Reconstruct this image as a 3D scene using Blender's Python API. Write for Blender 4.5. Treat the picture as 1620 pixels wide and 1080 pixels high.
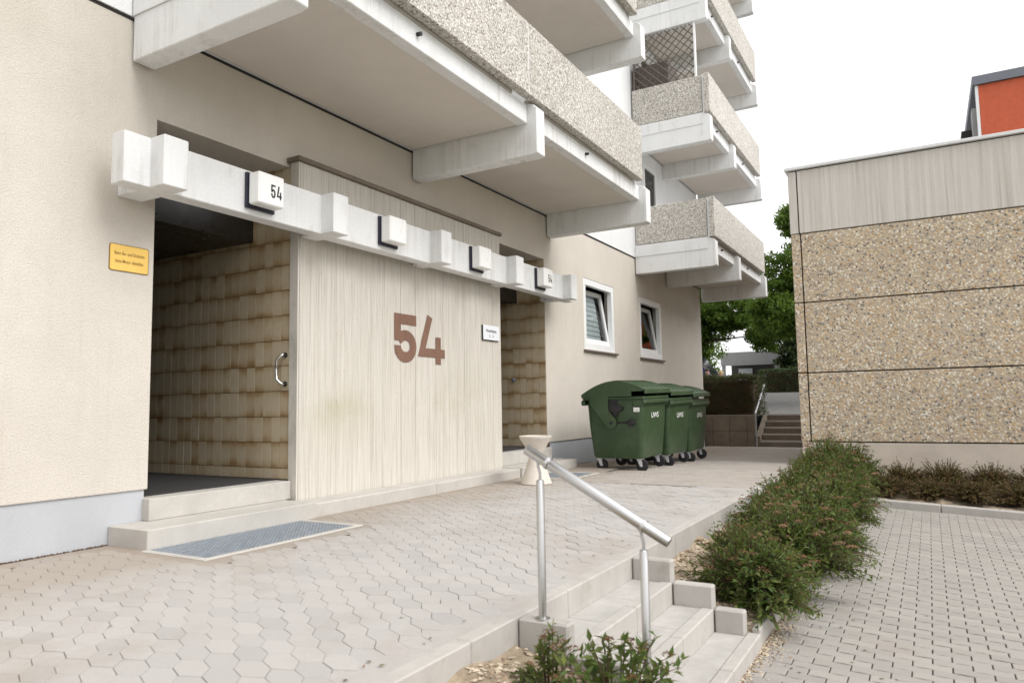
import bpy, bmesh, math, random
from mathutils import Vector, Matrix, Euler

R = math.radians
scn = bpy.context.scene
for o in list(bpy.data.objects):
    bpy.data.objects.remove(o)
COL = scn.collection

# ------------------------------------------------------------------ camera
cam_d = bpy.data.cameras.new('camera')
cam = bpy.data.objects.new('camera', cam_d)
COL.objects.link(cam)
scn.camera = cam
right = Vector((0.867155, 0.49775539, -0.01678639))
down = Vector((-0.05824175, 0.06787574, -0.99599236))
fwd = Vector((-0.49462118, 0.86465742, 0.08784893))
M3 = Matrix((right, -down, -fwd)).transposed()
cam.matrix_world = Matrix.Translation((5.7364, 0, 1.05)) @ M3.to_4x4()
cam_d.sensor_width = 36
cam_d.lens = 25.478
cam_d.clip_start = 0.05
cam_d.clip_end = 2000
cam_d.dof.use_dof = True
cam_d.dof.focus_distance = 9.0
cam_d.dof.aperture_fstop = 2.8

# ------------------------------------------------------------------ world + sun
SUN_EL, SUN_AZ = 48.0, 93.0          # azimuth of the sun measured from +y towards +x
world = bpy.data.worlds.new('World')
scn.world = world
world.use_nodes = True
wn, wl = world.node_tree.nodes, world.node_tree.links
wn.clear()
sky = wn.new('ShaderNodeTexSky')
sky.sky_type = 'NISHITA'
sky.sun_disc = False
sky.sun_elevation = R(SUN_EL)
sky.sun_rotation = R(SUN_AZ)
sky.dust_density = 4.0
sky.air_density = 1.0
hs = wn.new('ShaderNodeHueSaturation')
hs.inputs['Saturation'].default_value = 0.10
cl = wn.new('ShaderNodeMix')            # an even layer of white cloud over the sky
cl.data_type = 'RGBA'
cl.inputs['Factor'].default_value = 0.75
cl.inputs['B'].default_value = (10.6, 10.6, 10.7, 1)
bg = wn.new('ShaderNodeBackground')
bg.inputs['Strength'].default_value = 0.095
wo = wn.new('ShaderNodeOutputWorld')
wl.new(sky.outputs['Color'], hs.inputs['Color'])
wl.new(hs.outputs['Color'], cl.inputs['A'])
wl.new(cl.outputs['Result'], bg.inputs['Color'])
wl.new(bg.outputs['Background'], wo.inputs['Surface'])

sun_d = bpy.data.lights.new('sun', 'SUN')
sun_d.energy = 1.5
sun_d.angle = R(40)
sun_d.color = (1.0, 0.975, 0.94)
sun = bpy.data.objects.new('sun', sun_d)
COL.objects.link(sun)
sd = Vector((math.sin(R(SUN_AZ)) * math.cos(R(SUN_EL)), math.cos(R(SUN_AZ)) * math.cos(R(SUN_EL)), math.sin(R(SUN_EL))))
sun.rotation_euler = (-sd).to_track_quat('-Z', 'Y').to_euler()
sun.location = sd * 60

scn.view_settings.view_transform = 'Standard'
scn.view_settings.look = 'None'
scn.view_settings.gamma = 1
scn.view_settings.use_curve_mapping = False
scn.view_settings.exposure = 0.68
scn.render.engine = 'CYCLES'
scn.cycles.max_bounces = 8
scn.cycles.transparent_max_bounces = 8


# ------------------------------------------------------------------ materials
def new_mat(name):
    m = bpy.data.materials.new(name)
    m.use_nodes = True
    nt = m.node_tree
    b = nt.nodes['Principled BSDF']
    return m, nt, b


def coords(nt, world=True, scale=(1, 1, 1)):
    if world:
        g = nt.nodes.new('ShaderNodeNewGeometry')
        out = g.outputs['Position']
    else:
        g = nt.nodes.new('ShaderNodeTexCoord')
        out = g.outputs['Object']
    mp = nt.nodes.new('ShaderNodeMapping')
    mp.inputs['Scale'].default_value = scale
    nt.links.new(out, mp.inputs['Vector'])
    return mp.outputs['Vector']


def noise(nt, vec, scale, detail=4, rough=0.6):
    n = nt.nodes.new('ShaderNodeTexNoise')
    n.inputs['Scale'].default_value = scale
    n.inputs['Detail'].default_value = detail
    n.inputs['Roughness'].default_value = rough
    nt.links.new(vec, n.inputs['Vector'])
    return n.outputs['Fac']


def ramp(nt, fac, stops, interp='LINEAR'):
    r = nt.nodes.new('ShaderNodeValToRGB')
    r.color_ramp.interpolation = interp
    el = r.color_ramp.elements
    while len(el) < len(stops):
        el.new(0.5)
    for e, (p, c) in zip(el, stops):
        e.position = p
        e.color = (c[0], c[1], c[2], 1) if not isinstance(c, (int, float)) else (c, c, c, 1)
    if fac is not None:
        nt.links.new(fac, r.inputs['Fac'])
    return r.outputs['Color']


def mix(nt, fac, a, b, mode='MIX'):
    m = nt.nodes.new('ShaderNodeMix')
    m.data_type = 'RGBA'
    m.blend_type = mode
    m.clamp_factor = True
    for sock, v in (('Factor', fac), ('A', a), ('B', b)):
        i = m.inputs[sock]
        if isinstance(v, (int, float)):
            i.default_value = v
        elif isinstance(v, tuple):
            i.default_value = (v[0], v[1], v[2], 1)
        else:
            nt.links.new(v, i)
    return m.outputs['Result']


def math_n(nt, op, a, b=0.0):
    m = nt.nodes.new('ShaderNodeMath')
    m.operation = op
    for i, v in ((0, a), (1, b)):
        if isinstance(v, (int, float)):
            m.inputs[i].default_value = v
        else:
            nt.links.new(v, m.inputs[i])
    return m.outputs[0]


def bump(nt, b, height, strength=0.3, dist=0.01):
    bp = nt.nodes.new('ShaderNodeBump')
    bp.inputs['Strength'].default_value = strength
    bp.inputs['Distance'].default_value = dist
    nt.links.new(height, bp.inputs['Height'])
    nt.links.new(bp.outputs['Normal'], b.inputs['Normal'])


def island_random(nt):
    g = nt.nodes.new('ShaderNodeNewGeometry')
    o = nt.nodes.new('ShaderNodeObjectInfo')
    s = math_n(nt, 'ADD', g.outputs['Random Per Island'], o.outputs['Random'])
    return math_n(nt, 'FRACT', s)


def sc(c, k):
    return tuple(min(1, v * k) for v in c)


def mat_rough(name, col, rough=0.85, var=0.12, vscale=3.0, fine=120, fstr=0.25, fdist=0.004, world=True, stain=None, stretch=(1, 1, 1)):
    """A mineral or painted surface: broad tone variation, fine grain relief, optional stain colour."""
    m, nt, b = new_mat(name)
    v = coords(nt, world, stretch)
    n1 = noise(nt, v, vscale, 5, 0.65)
    c = ramp(nt, n1, [(0.3, sc(col, 1 - var)), (0.7, sc(col, 1 + var))])
    v2 = coords(nt, world)
    n2 = noise(nt, v2, fine, 3, 0.7)
    c = mix(nt, 0.5, c, ramp(nt, n2, [(0.35, 0.75), (0.65, 1.0)]), 'MULTIPLY')
    if stain:
        scol, sscale, lo, hi = stain
        n3 = noise(nt, coords(nt, world), sscale, 6, 0.7)
        c = mix(nt, ramp(nt, n3, [(lo, 0.0), (hi, 0.85)]), c, scol)
    nt.links.new(c, b.inputs['Base Color'])
    b.inputs['Roughness'].default_value = rough
    bump(nt, b, n2, fstr, fdist)
    return m


def add_streaks(m, col, lo, hi, amount):
    """Rain-run streaks: vertical dirt in a mineral material."""
    nt = m.node_tree
    b = nt.nodes['Principled BSDF']
    src = b.inputs['Base Color'].links[0].from_socket
    n = noise(nt, coords(nt, True, (7, 7, 0.35)), 1.7, 5, 0.7)
    n2 = noise(nt, coords(nt, True), 1.3, 3, 0.6)
    f = math_n(nt, 'MULTIPLY', ramp(nt, n, [(lo, 0.0), (hi, amount)]), ramp(nt, n2, [(0.4, 0.0), (0.62, 1.0)]))
    nt.links.new(mix(nt, f, src, col), b.inputs['Base Color'])


def mat_plain(name, col, rough=0.5, metal=0.0, var=0.08, scale=8, world=False, coat=0.0, spec=0.5):
    m, nt, b = new_mat(name)
    n1 = noise(nt, coords(nt, world), scale, 4, 0.6)
    nt.links.new(ramp(nt, n1, [(0.3, sc(col, 1 - var)), (0.7, sc(col, 1 + var))]), b.inputs['Base Color'])
    nt.links.new(ramp(nt, n1, [(0.3, max(0.02, rough - 0.06)), (0.7, min(1, rough + 0.08))]), b.inputs['Roughness'])
    b.inputs['Metallic'].default_value = metal
    b.inputs['Coat Weight'].default_value = coat
    b.inputs['Specular IOR Level'].default_value = spec
    return m


def mat_pebble(name, palette, matrix, scale, bstr=0.6, world=True):
    """Exposed aggregate: rounded pebbles of mixed colours set in a cement matrix."""
    m, nt, b = new_mat(name)
    v = coords(nt, world)
    nz = nt.nodes.new('ShaderNodeTexNoise')
    nz.inputs['Scale'].default_value = scale * 0.6
    nt.links.new(v, nz.inputs['Vector'])
    vv = mix(nt, 0.012, v, nz.outputs['Color'], 'LINEAR_LIGHT')
    vo = nt.nodes.new('ShaderNodeTexVoronoi')
    vo.inputs['Scale'].default_value = scale
    nt.links.new(vv, vo.inputs['Vector'])
    sp = nt.nodes.new('ShaderNodeSeparateColor')
    nt.links.new(vo.outputs['Color'], sp.inputs['Color'])
    k = len(palette)
    c = ramp(nt, sp.outputs['Red'], [(i / k, p) for i, p in enumerate(palette)], 'CONSTANT')
    edge = ramp(nt, vo.outputs['Distance'], [(0.38, 0.0), (0.62, 1.0)])
    c = mix(nt, edge, c, matrix)
    big = noise(nt, coords(nt, world), 0.9, 4, 0.6)
    c = mix(nt, 0.35, c, ramp(nt, big, [(0.3, 0.75), (0.7, 1.0)]), 'MULTIPLY')
    nt.links.new(c, b.inputs['Base Color'])
    b.inputs['Roughness'].default_value = 0.75
    bump(nt, b, math_n(nt, 'SUBTRACT', 1.0, vo.outputs['Distance']), bstr, 0.01)
    return m


def mat_leaf(name, cols, rough=0.55, trans=0.25):
    m, nt, b = new_mat(name)
    r = island_random(nt)
    k = len(cols)
    c = ramp(nt, r, [((i + 0.5) / k, p) for i, p in enumerate(cols)])
    nt.links.new(c, b.inputs['Base Color'])
    b.inputs['Roughness'].default_value = rough
    b.inputs['Specular IOR Level'].default_value = 0.35
    tr = nt.nodes.new('ShaderNodeBsdfTranslucent')
    nt.links.new(mix(nt, 0.5, c, (0.16, 0.22, 0.03)), tr.inputs['Color'])
    ms = nt.nodes.new('ShaderNodeMixShader')
    ms.inputs['Fac'].default_value = trans
    nt.links.new(b.outputs['BSDF'], ms.inputs[1])
    nt.links.new(tr.outputs['BSDF'], ms.inputs[2])
    nt.links.new(ms.outputs['Shader'], nt.nodes['Material Output'].inputs['Surface'])
    return m


def mat_glass(name, tint=(0.75, 0.8, 0.8), refl=0.12):
    m, nt, b = new_mat(name)
    nt.nodes.remove(b)
    t = nt.nodes.new('ShaderNodeBsdfTransparent')
    t.inputs['Color'].default_value = (*tint, 1)
    g = nt.nodes.new('ShaderNodeBsdfGlossy')
    g.inputs['Roughness'].default_value = 0.02
    f = nt.nodes.new('ShaderNodeFresnel')
    f.inputs['IOR'].default_value = 1.5
    s = nt.nodes.new('ShaderNodeMixShader')
    nt.links.new(math_n(nt, 'ADD', f.outputs['Fac'], refl - 0.04), s.inputs['Fac'])
    nt.links.new(t.outputs['BSDF'], s.inputs[1])
    nt.links.new(g.outputs['BSDF'], s.inputs[2])
    nt.links.new(s.outputs['Shader'], nt.nodes['Material Output'].inputs['Surface'])
    return m


def mat_paver(name, cols, dirt, dscale, lo, hi, wall_dirt=False):
    m, nt, b = new_mat(name)
    r = island_random(nt)
    k = len(cols)
    c = ramp(nt, r, [((i + 0.5) / k, p) for i, p in enumerate(cols)])
    v = coords(nt, True)
    fine = noise(nt, v, 160, 3, 0.75)
    c = mix(nt, 0.55, c, ramp(nt, fine, [(0.35, 0.72), (0.65, 1.0)]), 'MULTIPLY')
    n3 = noise(nt, coords(nt, True), dscale, 7, 0.68)
    d = ramp(nt, n3, [(lo, 0.0), (hi, 0.8)])
    if wall_dirt:                                     # brown run-off stain on the pavers along the entrance steps
        g = nt.nodes.new('ShaderNodeNewGeometry')
        s = nt.nodes.new('ShaderNodeSeparateXYZ')
        nt.links.new(g.outputs['Position'], s.inputs[0])
        e = math_n(nt, 'ADD', s.outputs['X'], math_n(nt, 'MULTIPLY', math_n(nt, 'SUBTRACT', n3, 0.5), 2.6))
        w = ramp(nt, math_n(nt, 'DIVIDE', e, 2.4), [(0.35, 0.62), (0.72, 0.0)])
        d = mix(nt, 1.0, d, w, 'LIGHTEN')
    c = mix(nt, d, c, dirt)
    nt.links.new(c, b.inputs['Base Color'])
    b.inputs['Roughness'].default_value = 0.82
    bump(nt, b, fine, 0.22, 0.003)
    return m


MT = {}
MT['plaster'] = mat_rough('plaster', (0.68, 0.63, 0.56), 0.9, 0.07, 0.8, 75, 0.7, 0.012, stain=((0.57, 0.52, 0.45), 0.7, 0.48, 0.9))
MT['plinth'] = mat_rough('plinth', (0.48, 0.495, 0.52), 0.85, 0.06, 1.3, 140, 0.3, 0.004, stain=((0.40, 0.40, 0.41), 2.3, 0.60, 0.85), stretch=(1, 1, 0.35))
MT['white_concrete'] = mat_rough('white_concrete', (0.82, 0.825, 0.825), 0.8, 0.05, 1.6, 90, 0.25, 0.003, stain=((0.58, 0.57, 0.54), 2.6, 0.58, 0.9), stretch=(1, 1, 0.4))
add_streaks(MT['white_concrete'], (0.42, 0.40, 0.36), 0.48, 0.72, 0.7)
add_streaks(MT['plaster'], (0.50, 0.455, 0.39), 0.52, 0.8, 0.5)
MT['soffit'] = mat_rough('soffit', (0.70, 0.65, 0.59), 0.9, 0.06, 0.8, 110, 0.25, 0.003)
MT['cladding'] = mat_rough('cladding', (0.82, 0.83, 0.84), 0.6, 0.03, 1.0, 60, 0.1, 0.002)
MT['light_concrete'] = mat_rough('light_concrete', (0.52, 0.495, 0.455), 0.85, 0.10, 3.5, 150, 0.35, 0.004, stain=((0.36, 0.32, 0.27), 3.2, 0.55, 0.85))
MT['warm_plinth'] = mat_rough('warm_plinth', (0.66, 0.585, 0.50), 0.9, 0.1, 1.5, 80, 0.4, 0.006, stain=((0.42, 0.35, 0.28), 1.6, 0.5, 0.85))
MT['kerb'] = mat_rough('kerb', (0.47, 0.445, 0.415), 0.85, 0.10, 4, 190, 0.35, 0.004, stain=((0.30, 0.28, 0.22), 4.5, 0.56, 0.82), stretch=(1, 1, 0.5))
MT['tread'] = mat_rough('tread', (0.46, 0.44, 0.415), 0.85, 0.13, 5, 200, 0.3, 0.003, stain=((0.34, 0.32, 0.29), 6, 0.52, 0.85))
MT['dark_gap'] = mat_plain('dark_gap', (0.03, 0.028, 0.026), 0.9)
MT['steel'] = mat_plain('steel', (0.56, 0.555, 0.55), 0.33, 1.0, 0.02, 2)
MT['galvanised'] = mat_plain('galvanised', (0.43, 0.47, 0.52), 0.5, 0.5, 0.14, 14)
MT['chrome'] = mat_plain('chrome', (0.7, 0.7, 0.7), 0.12, 1.0, 0.03)
MT['black_plastic'] = mat_plain('black_plastic', (0.013, 0.012, 0.016), 0.38)
MT['rubber'] = mat_plain('rubber', (0.018, 0.018, 0.019), 0.75)
MT['caster_grey'] = mat_plain('caster_grey', (0.62, 0.63, 0.66), 0.35, 0.3)
MT['bin_green'] = mat_rough('bin_green', (0.036, 0.074, 0.028), 0.42, 0.16, 2.0, 70, 0.06, 0.002, world=False, stain=((0.085, 0.10, 0.070), 4.0, 0.50, 0.85))
MT['white_print'] = mat_plain('white_print', (0.85, 0.86, 0.84), 0.6)
MT['lamp_white'] = mat_plain('lamp_white', (0.88, 0.88, 0.87), 0.30, 0, 0.03, 3)
MT['lamp_black'] = mat_plain('lamp_black', (0.012, 0.012, 0.03), 0.45)
MT['ink'] = mat_plain('ink', (0.012, 0.012, 0.018), 0.6)
MT['brown_paint'] = mat_rough('brown_paint', (0.215, 0.118, 0.082), 0.85, 0.18, 6, 160, 0.5, 0.004, stretch=(1, 4, 0.3))
MT['sign_yellow'] = mat_plain('sign_yellow', (0.86, 0.56, 0.13), 0.45, 0, 0.05)
MT['sign_brown'] = mat_plain('sign_brown', (0.24, 0.13, 0.02), 0.6)
MT['sign_white'] = mat_plain('sign_white', (0.80, 0.82, 0.86), 0.4, 0, 0.03)
MT['window_white'] = mat_plain('window_white', (0.84, 0.85, 0.85), 0.35, 0, 0.03)
MT['glass'] = mat_glass('glass', (0.78, 0.82, 0.82), 0.06)
MT['blind'] = mat_plain('blind', (0.80, 0.84, 0.86), 0.6)
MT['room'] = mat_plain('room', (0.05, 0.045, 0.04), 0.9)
MT['sill'] = mat_plain('sill', (0.16, 0.13, 0.11), 0.55)
MT['dark_floor'] = mat_plain('dark_floor', (0.035, 0.034, 0.034), 0.85, 0, 0.3, 60)
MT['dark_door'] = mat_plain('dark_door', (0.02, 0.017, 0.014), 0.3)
MT['lattice'] = mat_plain('lattice', (0.13, 0.105, 0.09), 0.7)
MT['grout'] = mat_plain('grout', (0.09, 0.055, 0.03), 0.9)
MT['pebble_balcony'] = mat_pebble('pebble_balcony', [(0.70, 0.675, 0.63), (0.29, 0.255, 0.22), (0.54, 0.49, 0.43), (0.80, 0.785, 0.75), (0.37, 0.325, 0.28), (0.62, 0.57, 0.51), (0.17, 0.155, 0.14), (0.72, 0.69, 0.64)], (0.50, 0.47, 0.425), 42, 0.8)
MT['pebble_tan'] = mat_pebble('pebble_tan', [(0.66, 0.50, 0.31), (0.34, 0.28, 0.22), (0.74, 0.64, 0.48), (0.52, 0.34, 0.18), (0.84, 0.79, 0.69), (0.19, 0.18, 0.17), (0.64, 0.47, 0.30), (0.46, 0.41, 0.36), (0.80, 0.69, 0.52)], (0.54, 0.45, 0.34), 27, 0.8)
MT['hex'] = mat_paver('hex', [(0.462, 0.442, 0.424), (0.480, 0.460, 0.440), (0.425, 0.408, 0.394), (0.454, 0.434, 0.416), (0.484, 0.461, 0.440), (0.470, 0.446, 0.424), (0.446, 0.428, 0.410)], (0.31, 0.255, 0.20), 0.9, 0.50, 0.80, True)
MT['wave'] = mat_paver('wave', [(0.335, 0.31, 0.285), (0.37, 0.345, 0.318), (0.315, 0.295, 0.275), (0.385, 0.36, 0.325), (0.35, 0.325, 0.30)], (0.30, 0.265, 0.225), 1.4, 0.55, 0.85)
MT['strip'] = mat_paver('strip', [(0.42, 0.38, 0.34), (0.45, 0.405, 0.365), (0.385, 0.345, 0.31)], (0.28, 0.225, 0.17), 0.7, 0.52, 0.85, True)
MT['joint_sand'] = mat_rough('joint_sand', (0.27, 0.245, 0.215), 0.95, 0.25, 6, 200, 0.3, 0.003)
MT['soil'] = mat_rough('soil', (0.36, 0.285, 0.20), 0.95, 0.35, 9, 130, 0.6, 0.012, stain=((0.12, 0.085, 0.06), 5, 0.50, 0.72))
MT['chips'] = mat_leaf('chips', [(0.50, 0.41, 0.30), (0.62, 0.54, 0.42), (0.34, 0.25, 0.16), (0.20, 0.14, 0.09), (0.55, 0.46, 0.36)], 0.9, 0.0)
MT['earth'] = mat_rough('earth', (0.12, 0.12, 0.06), 0.95, 0.3, 0.5, 30, 0.3, 0.02)
MT['asphalt'] = mat_rough('asphalt', (0.13, 0.127, 0.12), 0.9, 0.2, 2.5, 60, 0.4, 0.01)
MT['ret_block'] = mat_rough('ret_block', (0.215, 0.175, 0.135), 0.9, 0.15, 3, 90, 0.5, 0.008, stain=((0.10, 0.085, 0.06), 2.5, 0.5, 0.8))
MT['leaf_spirea'] = mat_leaf('leaf_spirea', [(0.085, 0.140, 0.034), (0.120, 0.180, 0.044), (0.100, 0.155, 0.044), (0.195, 0.230, 0.058), (0.070, 0.112, 0.032), (0.150, 0.155, 0.042)], 0.55, 0.40)
MT['leaf_red'] = mat_leaf('leaf_red', [(0.17, 0.085, 0.04), (0.075, 0.115, 0.032), (0.26, 0.11, 0.05), (0.10, 0.125, 0.036), (0.19, 0.13, 0.055), (0.12, 0.08, 0.036)])
MT['leaf_tree'] = mat_leaf('leaf_tree', [(0.09, 0.17, 0.026), (0.14, 0.24, 0.036), (0.20, 0.29, 0.045), (0.10, 0.185, 0.030)], 0.5, 0.5)
MT['leaf_dark'] = mat_leaf('leaf_dark', [(0.022, 0.042, 0.014), (0.034, 0.060, 0.018), (0.05, 0.075, 0.02)], 0.6, 0.2)
MT['leaf_hedge'] = mat_leaf('leaf_hedge', [(0.030, 0.042, 0.013), (0.060, 0.062, 0.018), (0.040, 0.038, 0.015), (0.085, 0.080, 0.022)], 0.6, 0.2)
MT['flower'] = mat_leaf('flower', [(0.19, 0.10, 0.055), (0.28, 0.16, 0.09), (0.15, 0.08, 0.04), (0.34, 0.21, 0.13)], 0.9, 0.1)
MT['twig'] = mat_plain('twig', (0.085, 0.05, 0.03), 0.85)
MT['bark'] = mat_rough('bark', (0.09, 0.07, 0.05), 0.95, 0.3, 6, 40, 0.6, 0.02, world=False)
MT['orange'] = mat_rough('orange', (0.60, 0.125, 0.058), 0.85, 0.05, 0.3, 3, 0.1, 0.01)
MT['roof_grey'] = mat_plain('roof_grey', (0.17, 0.18, 0.21), 0.6)
MT['garage_grey'] = mat_rough('garage_grey', (0.33, 0.33, 0.33), 0.8, 0.1, 1.0, 20, 0.15, 0.01)
MT['garage_wall'] = mat_rough('garage_wall', (0.10, 0.095, 0.085), 0.9, 0.15, 1.0, 20, 0.15, 0.01)
MT['car_blue'] = mat_plain('car_blue', (0.010, 0.016, 0.10), 0.25, 0.2, 0.05, coat=1.0)
MT['car_black'] = mat_plain('car_black', (0.010, 0.010, 0.012), 0.25, 0.0, 0.05, coat=1.0)
MT['car_glass'] = mat_plain('car_glass', (0.012, 0.014, 0.016), 0.06, 0.0, 0.05)
MT['skin'] = mat_plain('skin', (0.50, 0.30, 0.22), 0.6)
MT['hair_dark'] = mat_plain('hair_dark', (0.03, 0.02, 0.015), 0.7)
MT['hair_fair'] = mat_plain('hair_fair', (0.45, 0.33, 0.16), 0.7)
MT['cloth_dark'] = mat_plain('cloth_dark', (0.02, 0.02, 0.025), 0.9)
MT['cloth_light'] = mat_plain('cloth_light', (0.55, 0.50, 0.36), 0.9)
MT['urn'] = mat_rough('urn', (0.66, 0.61, 0.54), 0.85, 0.07, 5, 120, 0.3, 0.004, world=False, stain=((0.34, 0.30, 0.25), 7, 0.58, 0.85))

# board-marked concrete: vertical grain, a green bloom of algae low on the wall
m, nt, b = new_mat('board_concrete')
n1 = noise(nt, coords(nt, True, (1, 26, 0.5)), 2.0, 5, 0.7)
n2 = noise(nt, coords(nt, True, (1, 1, 1)), 1.1, 5, 0.6)
c = ramp(nt, n1, [(0.25, (0.47, 0.43, 0.37)), (0.5, (0.605, 0.57, 0.51)), (0.75, (0.68, 0.645, 0.59))])
n3 = noise(nt, coords(nt, True, (1, 70, 1.2)), 2.0, 3, 0.7)
c = mix(nt, 0.6, c, ramp(nt, n3, [(0.32, 0.70), (0.55, 1.0)]), 'MULTIPLY')
g = nt.nodes.new('ShaderNodeNewGeometry')
s = nt.nodes.new('ShaderNodeSeparateXYZ')
nt.links.new(g.outputs['Position'], s.inputs[0])
zz = ramp(nt, math_n(nt, 'DIVIDE', s.outputs['Z'], 4.0), [(0.12, 0.0), (0.27, 1.0), (0.42, 0.0)])
alg = math_n(nt, 'MULTIPLY', ramp(nt, n2, [(0.46, 0.0), (0.72, 0.6)]), zz)
c = mix(nt, alg, c, (0.40, 0.37, 0.22))
n4 = noise(nt, coords(nt, True), 38, 2, 0.5)
c = mix(nt, ramp(nt, n4, [(0.70, 0.0), (0.76, 0.6)]), c, (0.30, 0.26, 0.22))
nt.links.new(c, b.inputs['Base Color'])
b.inputs['Roughness'].default_value = 0.88
bump(nt, b, n3, 0.35, 0.005)
MT['board'] = m

# stained concrete band on the pebble-panel building: vertical grey runs
m, nt, b = new_mat('stained_band')
n1 = noise(nt, coords(nt, True, (9, 9, 0.12)), 2.6, 6, 0.78)
c = ramp(nt, n1, [(0.26, (0.42, 0.385, 0.345)), (0.42, (0.62, 0.58, 0.53)), (0.58, (0.72, 0.685, 0.64)), (0.74, (0.80, 0.775, 0.74))])
n2 = noise(nt, coords(nt, True), 70, 3, 0.7)
c = mix(nt, 0.5, c, ramp(nt, n2, [(0.3, 0.75), (0.7, 1.0)]), 'MULTIPLY')
nt.links.new(c, b.inputs['Base Color'])
b.inputs['Roughness'].default_value = 0.85
bump(nt, b, n2, 0.3, 0.004)
MT['stained_band'] = m

# glazed wall tile: cream with brown flamed top and bottom edges, every tile different
m, nt, b = new_mat('wall_tile')
tc = nt.nodes.new('ShaderNodeTexCoord')
oi = nt.nodes.new('ShaderNodeObjectInfo')
s = nt.nodes.new('ShaderNodeSeparateXYZ')
nt.links.new(tc.outputs['Object'], s.inputs[0])
add = nt.nodes.new('ShaderNodeVectorMath')
add.operation = 'ADD'
cmb = nt.nodes.new('ShaderNodeCombineXYZ')
nt.links.new(math_n(nt, 'MULTIPLY', oi.outputs['Random'], 57.0), cmb.inputs[0])
nt.links.new(math_n(nt, 'MULTIPLY', oi.outputs['Random'], 31.0), cmb.inputs[2])
nt.links.new(tc.outputs['Object'], add.inputs[0])
nt.links.new(cmb.outputs[0], add.inputs[1])
nz = noise(nt, add.outputs[0], 5.5, 2, 0.5)
az = math_n(nt, 'ABSOLUTE', s.outputs['Z'])
e = math_n(nt, 'ADD', math_n(nt, 'MULTIPLY', math_n(nt, 'POWER', math_n(nt, 'MULTIPLY', az, 7.6), 1.8), 0.62), math_n(nt, 'MULTIPLY', math_n(nt, 'SUBTRACT', nz, 0.5), 1.0))
e = math_n(nt, 'ADD', e, math_n(nt, 'MULTIPLY', math_n(nt, 'SUBTRACT', oi.outputs['Random'], 0.5), 0.55))
c = ramp(nt, e, [(0.0, (0.56, 0.47, 0.335)), (0.36, (0.49, 0.385, 0.245)), (0.66, (0.37, 0.25, 0.13)), (0.95, (0.25, 0.15, 0.066))])
nt.links.new(c, b.inputs['Base Color'])
b.inputs['Roughness'].default_value = 0.30
b.inputs['Specular IOR Level'].default_value = 0.35
MT['tile'] = m


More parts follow.
